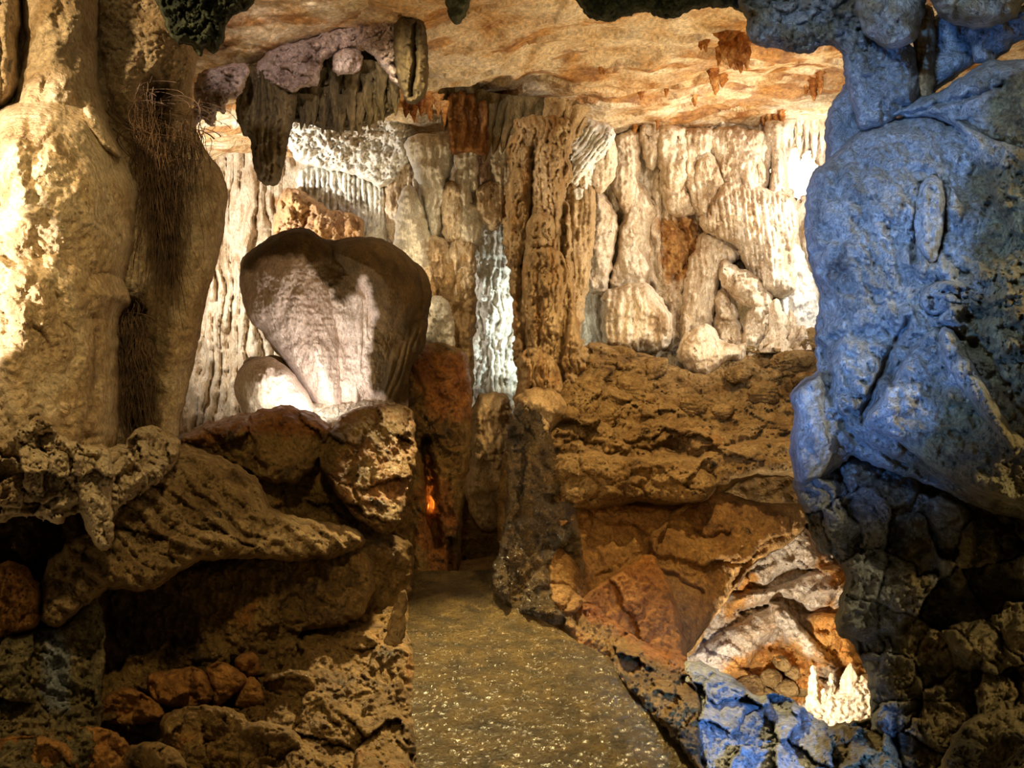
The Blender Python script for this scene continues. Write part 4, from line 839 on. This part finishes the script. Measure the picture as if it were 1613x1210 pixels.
lrock([(276, 692), (330, 664), (400, 648), (445, 638), (482, 648), (524, 672), (512, 705), (475, 755), (430, 762), (380, 735), (320, 712)], [(276, 692, 4.6), (524, 672, 4.9), (430, 760, 4.3)], 'clay', 'brown boulder with an orange crest below the egg-shaped stone', feats=(FAC(80, 0.15, s=3),),
      mask=inmask([[(276, 700), (330, 650), (445, 625), (520, 660), (500, 690), (400, 680), (330, 700)]], 12, 10, 24))
lrock([(503, 700), (540, 655), (580, 640), (640, 640), (655, 680), (652, 740), (625, 828), (590, 838), (540, 795), (510, 745)], [(503, 700, 4.7), (650, 650, 5.5), (620, 820, 4.6)], 'clay', 'rust-orange striated boulder left of the brown column', feats=(FL(9, 0.014, -0.6), FAC(70, .22)), mask=lambda x, y: np.clip(0.30 + fbm(x / 50, y / 50, 8, 4), 0, 0.8))
lrock([(60, 960), (72, 900), (100, 860), (170, 820), (200, 770), (270, 705), (330, 712), (400, 750), (430, 800), (490, 818), (560, 835), (572, 862), (520, 880), (460, 884), (380, 880), (300, 890), (240, 930), (170, 930), (100, 985), (70, 985)],
      [(70, 960, 3.0), (250, 740, 3.7), (430, 830, 3.9), (580, 845, 4.4), (250, 900, 3.3)], 'ledge', 'long olive rock shelf with striped upper side on the left', name='rock_ledge', cat='ledge', feats=(STR(0.6, 26, 0.09, 3, 0.7), FAC(120, 0.16, 1, 5, 0.6, 1.8, 0.15)))
lrock([(120, 1040), (135, 960), (240, 905), (330, 885), (450, 855), (560, 850), (590, 905), (575, 965), (520, 990), (440, 1000), (400, 1035), (330, 1050), (240, 1070), (160, 1090)],
      [(130, 1040, 4.0), (330, 885, 4.1), (560, 860, 4.4), (400, 1035, 3.9), (560, 960, 4.1)], 'clay', 'big dark reddish boulder recessed beneath the olive shelf', T=0.2, feats=(FL(16, 0.03), ))
lrock([(455, 880), (500, 845), (570, 842), (640, 850), (650, 900), (640, 960), (580, 990), (520, 975), (470, 950)], [(460, 900, 4.2), (645, 900, 5.2)], 'clay', 'squat olive-brown boulder beside the path', T=0.3)
lrock([(470, 1010), (520, 980), (600, 985), (648, 1010), (650, 1110), (640, 1270), (430, 1270), (420, 1120), (440, 1060)], [(480, 1010, 4.0), (640, 1010, 4.2), (635, 1210, 2.85), (440, 1210, 2.75)], 'clay', 'dark brown boulder at the lower left edge of the path', T=0.22, feats=(FAC(90, .2, s=4),))
lrock([(-60, 900), (0, 885), (40, 892), (64, 930), (62, 980), (30, 998), (-60, 1000)], 2.9, 'orange', 'ochre boulder at the left edge under the olive shelf', T=0.25)
lrock([(60, 990), (100, 985), (150, 940), (165, 1000), (160, 1100), (150, 1200), (60, 1270), (-60, 1270), (-60, 1010), (20, 1000)], [(0, 1000, 2.95), (150, 1100, 3.0), (0, 1250, 2.5)], 'low', 'mottled grey-olive rock at the lower left corner', T=0.2, feats=(FAC(90, .15, s=6),), mask=inmask([[(70, 1000), (100, 1000), (110, 1110), (75, 1110)]], 14, 10, 20))
for p_, d_, m_, l_ in [
        ([(233, 1064), (262, 1058), (308, 1052), (330, 1074), (333, 1104), (290, 1114), (244, 1104)], 3.25, 'orange', 'long golden-brown stone in the row below the dark boulder'),
        ([(327, 1052), (352, 1044), (372, 1054), (389, 1072), (364, 1097), (338, 1112), (330, 1086)], 3.32, 'orange', 'squarish golden-brown stone beside the long one'),
        ([(371, 1037), (398, 1029), (408, 1042), (406, 1062), (386, 1067), (373, 1054)], 3.45, 'orange', 'small blocky stone on top of the row'),
        ([(384, 1078), (401, 1066), (416, 1092), (412, 1112), (372, 1112)], 3.35, 'orange', 'brown wedge-shaped stone at the right end of the row'),
        ([(160, 1104), (198, 1084), (246, 1106), (252, 1134), (170, 1140)], 3.1, 'orange', 'low stone at the left end of the row'),
        ([(414, 1070), (440, 1058), (492, 1062), (496, 1110), (488, 1160), (428, 1156), (416, 1112)], 3.35, 'clay', 'dark reddish block right of the row'),
        ([(-20, 1176), (30, 1160), (90, 1166), (120, 1196), (110, 1250), (-20, 1260)], 2.55, 'orange', 'yellow-brown stone at the bottom left corner'),
        ([(96, 1160), (150, 1146), (196, 1164), (204, 1206), (190, 1250), (120, 1250)], 2.7, 'orange', 'ochre stone at the bottom near the left corner'),
        ([(196, 1186), (240, 1170), (286, 1190), (296, 1260), (200, 1260)], 2.65, 'clay', 'flat brown stone at the bottom edge'),
        ([(256, 1130), (320, 1112), (384, 1128), (396, 1190), (360, 1240), (280, 1230), (262, 1180)], 2.9, 'clay', 'wide dark stone below the row'),
        ([(380, 1150), (430, 1140), (478, 1170), (476, 1250), (390, 1260)], 2.8, 'clay', 'dark cracked stone at the bottom edge')]:
    thing('stone', p_, d_, M[m_], l_, 'stone', smooth=True, R=13, T=0.09, back=0.2, step=2.2, edge=(2, 14), fade=6, grow=1,
          feats=(FAC(46, 0.10, 1.0, len(l_), 0.4, 1.2, 0.1), BL(16, 0.025, 4), N(30, 0.02, s=len(l_))))
spike('rock_spur', P(618, 1016, 4.0), 0.27, 0.045, M['ledge'], 'slim upright stone spur beside the path', 'rock', up=True, seed=5, lean=(0.05, 0.1), pw=0.35, fl=3, knob=0.3)

# ================================================================== RIGHT PILLAR AND OVERHANG
def rrock(poly, dep, mat, label, T=0.3, R=40, feats=(), name='rock', cat='rock', **k):
    k.setdefault('edge', (3, 22)); k.setdefault('step', 2.2); k.setdefault('back', 0.5)
    return thing(name, poly, dep, M[mat], label, cat, R=R, T=T, fade=8, feats=list(feats) + [BL(40, 0.06, 5, s=len(label)), BL(12, 0.028, 4, s=len(label)), N(80, 0.06, s=len(label))], **k)
rrock([(880, -70), (1210, -70), (1200, 30), (1178, 26), (1150, 12), (1100, 14), (1060, 28), (1012, 20), (985, 29), (940, 32), (912, 8)], 3.7, 'mossy', 'thin dark rock overhang along the top edge', T=0.15, R=18, edge=(4, 18), name='rock_overhang')
rrock([(1165, -70), (1370, -70), (1380, 60), (1350, 100), (1330, 92), (1312, 72), (1290, 76), (1270, 84), (1240, 80), (1212, 76), (1186, 66), (1176, 40)], 3.5, 'grey', 'lumpy dark blue-grey rock overhang above the bright ceiling', T=0.3, R=30, edge=(4, 18), feats=(BL(36, 0.16),), name='rock_overhang', mask=lambda x, y: np.clip(0.4 + fbm(x / 40, y / 40, 4, 4), 0, .8))
rrock([(1345, -70), (1462, -70), (1458, 10), (1448, 50), (1430, 72), (1405, 78), (1372, 62), (1352, 30)], 3.15, 'grey', 'rounded grey rock bulb with bristling tips at the top', T=0.3, R=44, mask=lambda x, y: np.clip(0.3 + fbm(x / 30, y / 30, 6, 4), 0, .7))
rrock([(1450, -70), (1625, -70), (1610, 12), (1580, 36), (1540, 46), (1500, 36), (1468, 10)], 3.0, 'grey', 'smooth rounded boulder in the top right corner', T=0.35, R=50, mask=lambda x, y: np.clip(0.5 + fbm(x / 60, y / 60, 6, 4), 0, .8))
rrock([(1302, 262), (1300, 190), (1318, 150), (1336, 130), (1360, 140), (1366, 200), (1360, 270), (1310, 275)], 3.9, 'grey', 'smooth deep-blue lit column behind the neck of the right pillar', T=0.25, R=26, name='rock_column', cat='rock column', feats=(N(30, .02),))
rrock([(1326, 84), (1360, 60), (1420, 60), (1445, 90), (1446, 165), (1420, 180), (1400, 196), (1356, 206), (1346, 180), (1334, 140)], 3.5, 'grey', 'mottled rock neck joining the right pillar to the overhang', T=0.25, R=36, name='rock_column', cat='rock column', feats=(BL(24, .08),))
rrock([(1440, 20), (1470, 10), (1474, 80), (1470, 160), (1444, 172), (1441, 100)], 3.6, 'tan', 'brown stone column between the neck and the arch', T=0.14, R=14, name='rock_column', cat='rock column', feats=(FL(9, 0.03),))
rrock([(1462, 30), (1530, 30), (1550, 60), (1540, 92), (1515, 115), (1480, 140), (1466, 150)], 3.75, 'grey', 'blue shaded rock behind the tilted slab', T=0.2, R=26)
rrock([(1520, 40), (1580, 20), (1625, 0), (1680, -20), (1680, 40), (1616, 60), (1585, 82), (1560, 98), (1535, 96), (1528, 70)], 3.3, 'grey', 'arched rock limb reaching to the top right edge', T=0.2, R=26)
rrock([(1382, 190), (1420, 166), (1480, 142), (1520, 118), (1560, 96), (1613, 93), (1690, 90), (1690, 240), (1613, 236), (1570, 226), (1520, 205), (1470, 186), (1420, 184)], [(1390, 190, 3.5), (1600, 100, 3.1), (1600, 220, 3.0)], 'grey', 'tilted grey slab lying on top of the right pillar', T=0.2, R=26, name='rock_slab', cat='rock slab',
      feats=(CR([(1400, 190), (1470, 165), (1540, 150), (1580, 130)], 4, 0.08),), mask=inmask([[(1560, 120), (1700, 100), (1700, 240), (1560, 230)]], 40, 25, 40))
rrock([(1302, 255), (1340, 216), (1380, 192), (1430, 181), (1480, 177), (1525, 190), (1575, 214), (1625, 225), (1700, 240), (1700, 840), (1613, 820), (1540, 800), (1480, 770), (1420, 748), (1380, 735), (1340, 720), (1310, 745), (1262, 766), (1247, 742), (1244, 700), (1250, 655), (1243, 622), (1262, 600), (1284, 582), (1283, 520), (1291, 470), (1276, 420), (1267, 370), (1270, 300), (1283, 266)],
      [(1275, 350, 3.55), (1450, 200, 3.5), (1450, 450, 3.35), (1600, 450, 3.0), (1260, 700, 3.4), (1600, 800, 2.9)], 'grey', 'great blue-lit limestone pillar in the right foreground', T=0.36, R=80, name='rock_pillar', cat='rock pillar', step=2.2,
      feats=(N(150, 0.07), BL(90, 0.10, 4, s=3), BL(24, 0.05, 5, 1, 1.6, 6), CR([(1495, 190), (1485, 230), (1500, 270)], 6, 0.05), CR([(1450, 290), (1448, 340), (1438, 410)], 5, 0.10), CR([(1490, 290), (1486, 360), (1470, 410)], 6, 0.10), CR([(1430, 505), (1400, 560), (1360, 650), (1358, 664)], 5, 0.12),
             CR([(1300, 550), (1312, 640), (1340, 690), (1400, 720), (1480, 760)], 6, 0.08)),
      lobes=(dict(p=[(1446, 300), (1470, 275), (1488, 300), (1484, 370), (1470, 415), (1448, 400), (1440, 350)], part='rib', R=14, T=0.07, b=0.40, k=0.8),
             dict(p=[(1500, 185), (1560, 215), (1640, 250), (1690, 300), (1690, 420), (1620, 380), (1580, 360), (1555, 300), (1530, 240)], R=30, T=0.22, b=0.30, k=1.2),
             dict(p=[(1445, 470), (1470, 445), (1520, 440), (1556, 455), (1552, 478), (1500, 492), (1460, 495)], part='ledge', R=16, T=0.18, b=0.36, k=1.4, f=(STR(0.1, 12, .06),)),
             dict(p=[(1500, 450), (1560, 415), (1690, 390), (1690, 620), (1600, 640), (1560, 560), (1500, 520), (1480, 500)], R=30, T=0.18, b=0.34, k=1.3, f=(STR(-0.6, 40, .08, 2),)),
             dict(p=[(1358, 668), (1400, 600), (1430, 550), (1470, 510), (1510, 540), (1560, 620), (1620, 690), (1690, 720), (1690, 830), (1600, 800), (1500, 760), (1420, 700)], part='facet', R=24, T=0.16, b=0.30, k=0.8, f=(STR(-0.15, 50, .05, 5),)),
             dict(p=[(1478, 525), (1500, 520), (1560, 620), (1600, 690), (1590, 710), (1540, 650), (1490, 580)], part='rib', R=10, T=0.08, b=0.46, k=1),
             dict(p=[(1243, 625), (1270, 596), (1296, 590), (1306, 650), (1320, 700), (1300, 740), (1262, 764), (1246, 700)], R=40, T=0.20, b=0.22)),
      mask=inmask([[(1530, 270), (1700, 250), (1700, 840), (1500, 790), (1420, 720), (1480, 620), (1560, 640), (1500, 540), (1540, 400)]], 50, 26, 60))
rrock([(1250, 745), (1300, 725), (1345, 705), (1400, 725), (1460, 745), (1540, 790), (1613, 812), (1700, 830), (1700, 1290), (1380, 1290), (1374, 1140), (1366, 1070), (1345, 1015), (1316, 992), (1320, 950), (1332, 912), (1318, 882), (1285, 862), (1272, 825), (1258, 790)],
      [(1260, 760, 3.5), (1450, 760, 3.55), (1600, 820, 3.2), (1330, 950, 3.5), (1600, 1000, 3.1), (1390, 1200, 3.2), (1600, 1200, 2.8)], 'low', 'dark cobbled lower part of the right pillar', T=0.32, R=60, name='rock_pillar', cat='rock pillar',
      feats=(FAC(70, 0.26, 1.1, 3, 0.3, 1.1, 0.25), BL(44, 0.12, 4, s=2), DM(1400, 830, 30, 40, -0.15), DM(1470, 860, 40, 60, -0.15), DM(1560, 950, 70, 14, -0.2)),
      lobes=(dict(p=[(1460, 790), (1500, 780), (1540, 830), (1530, 900), (1510, 940), (1480, 910), (1465, 850)], R=26, T=0.2, b=0.28, k=.7),
             dict(p=[(1490, 990), (1540, 975), (1580, 990), (1570, 1040), (1530, 1050), (1492, 1020)], R=22, T=0.2, b=0.3, k=.5),
             dict(p=[(1575, 990), (1640, 980), (1640, 1040), (1590, 1045)], R=20, T=0.2, b=0.3, k=.5),
             dict(p=[(1330, 900), (1380, 880), (1440, 930), (1430, 990), (1360, 1010), (1318, 985), (1322, 945)], R=34, T=0.2, b=0.24, k=.7)),
      mask=inmask([[(1245, 720), (1400, 700), (1480, 770), (1440, 830), (1400, 880), (1440, 960), (1400, 1040), (1440, 1150), (1370, 1200), (1340, 1010), (1310, 990), (1320, 900), (1270, 840)], [(1462, 790), (1490, 790), (1490, 890), (1470, 880)]], 40, 24, 50))
rrock([(1500, 1160), (1560, 1120), (1640, 1130), (1660, 1280), (1480, 1290)], 2.55, 'low', 'rounded olive stone in the bottom right corner', T=0.2)
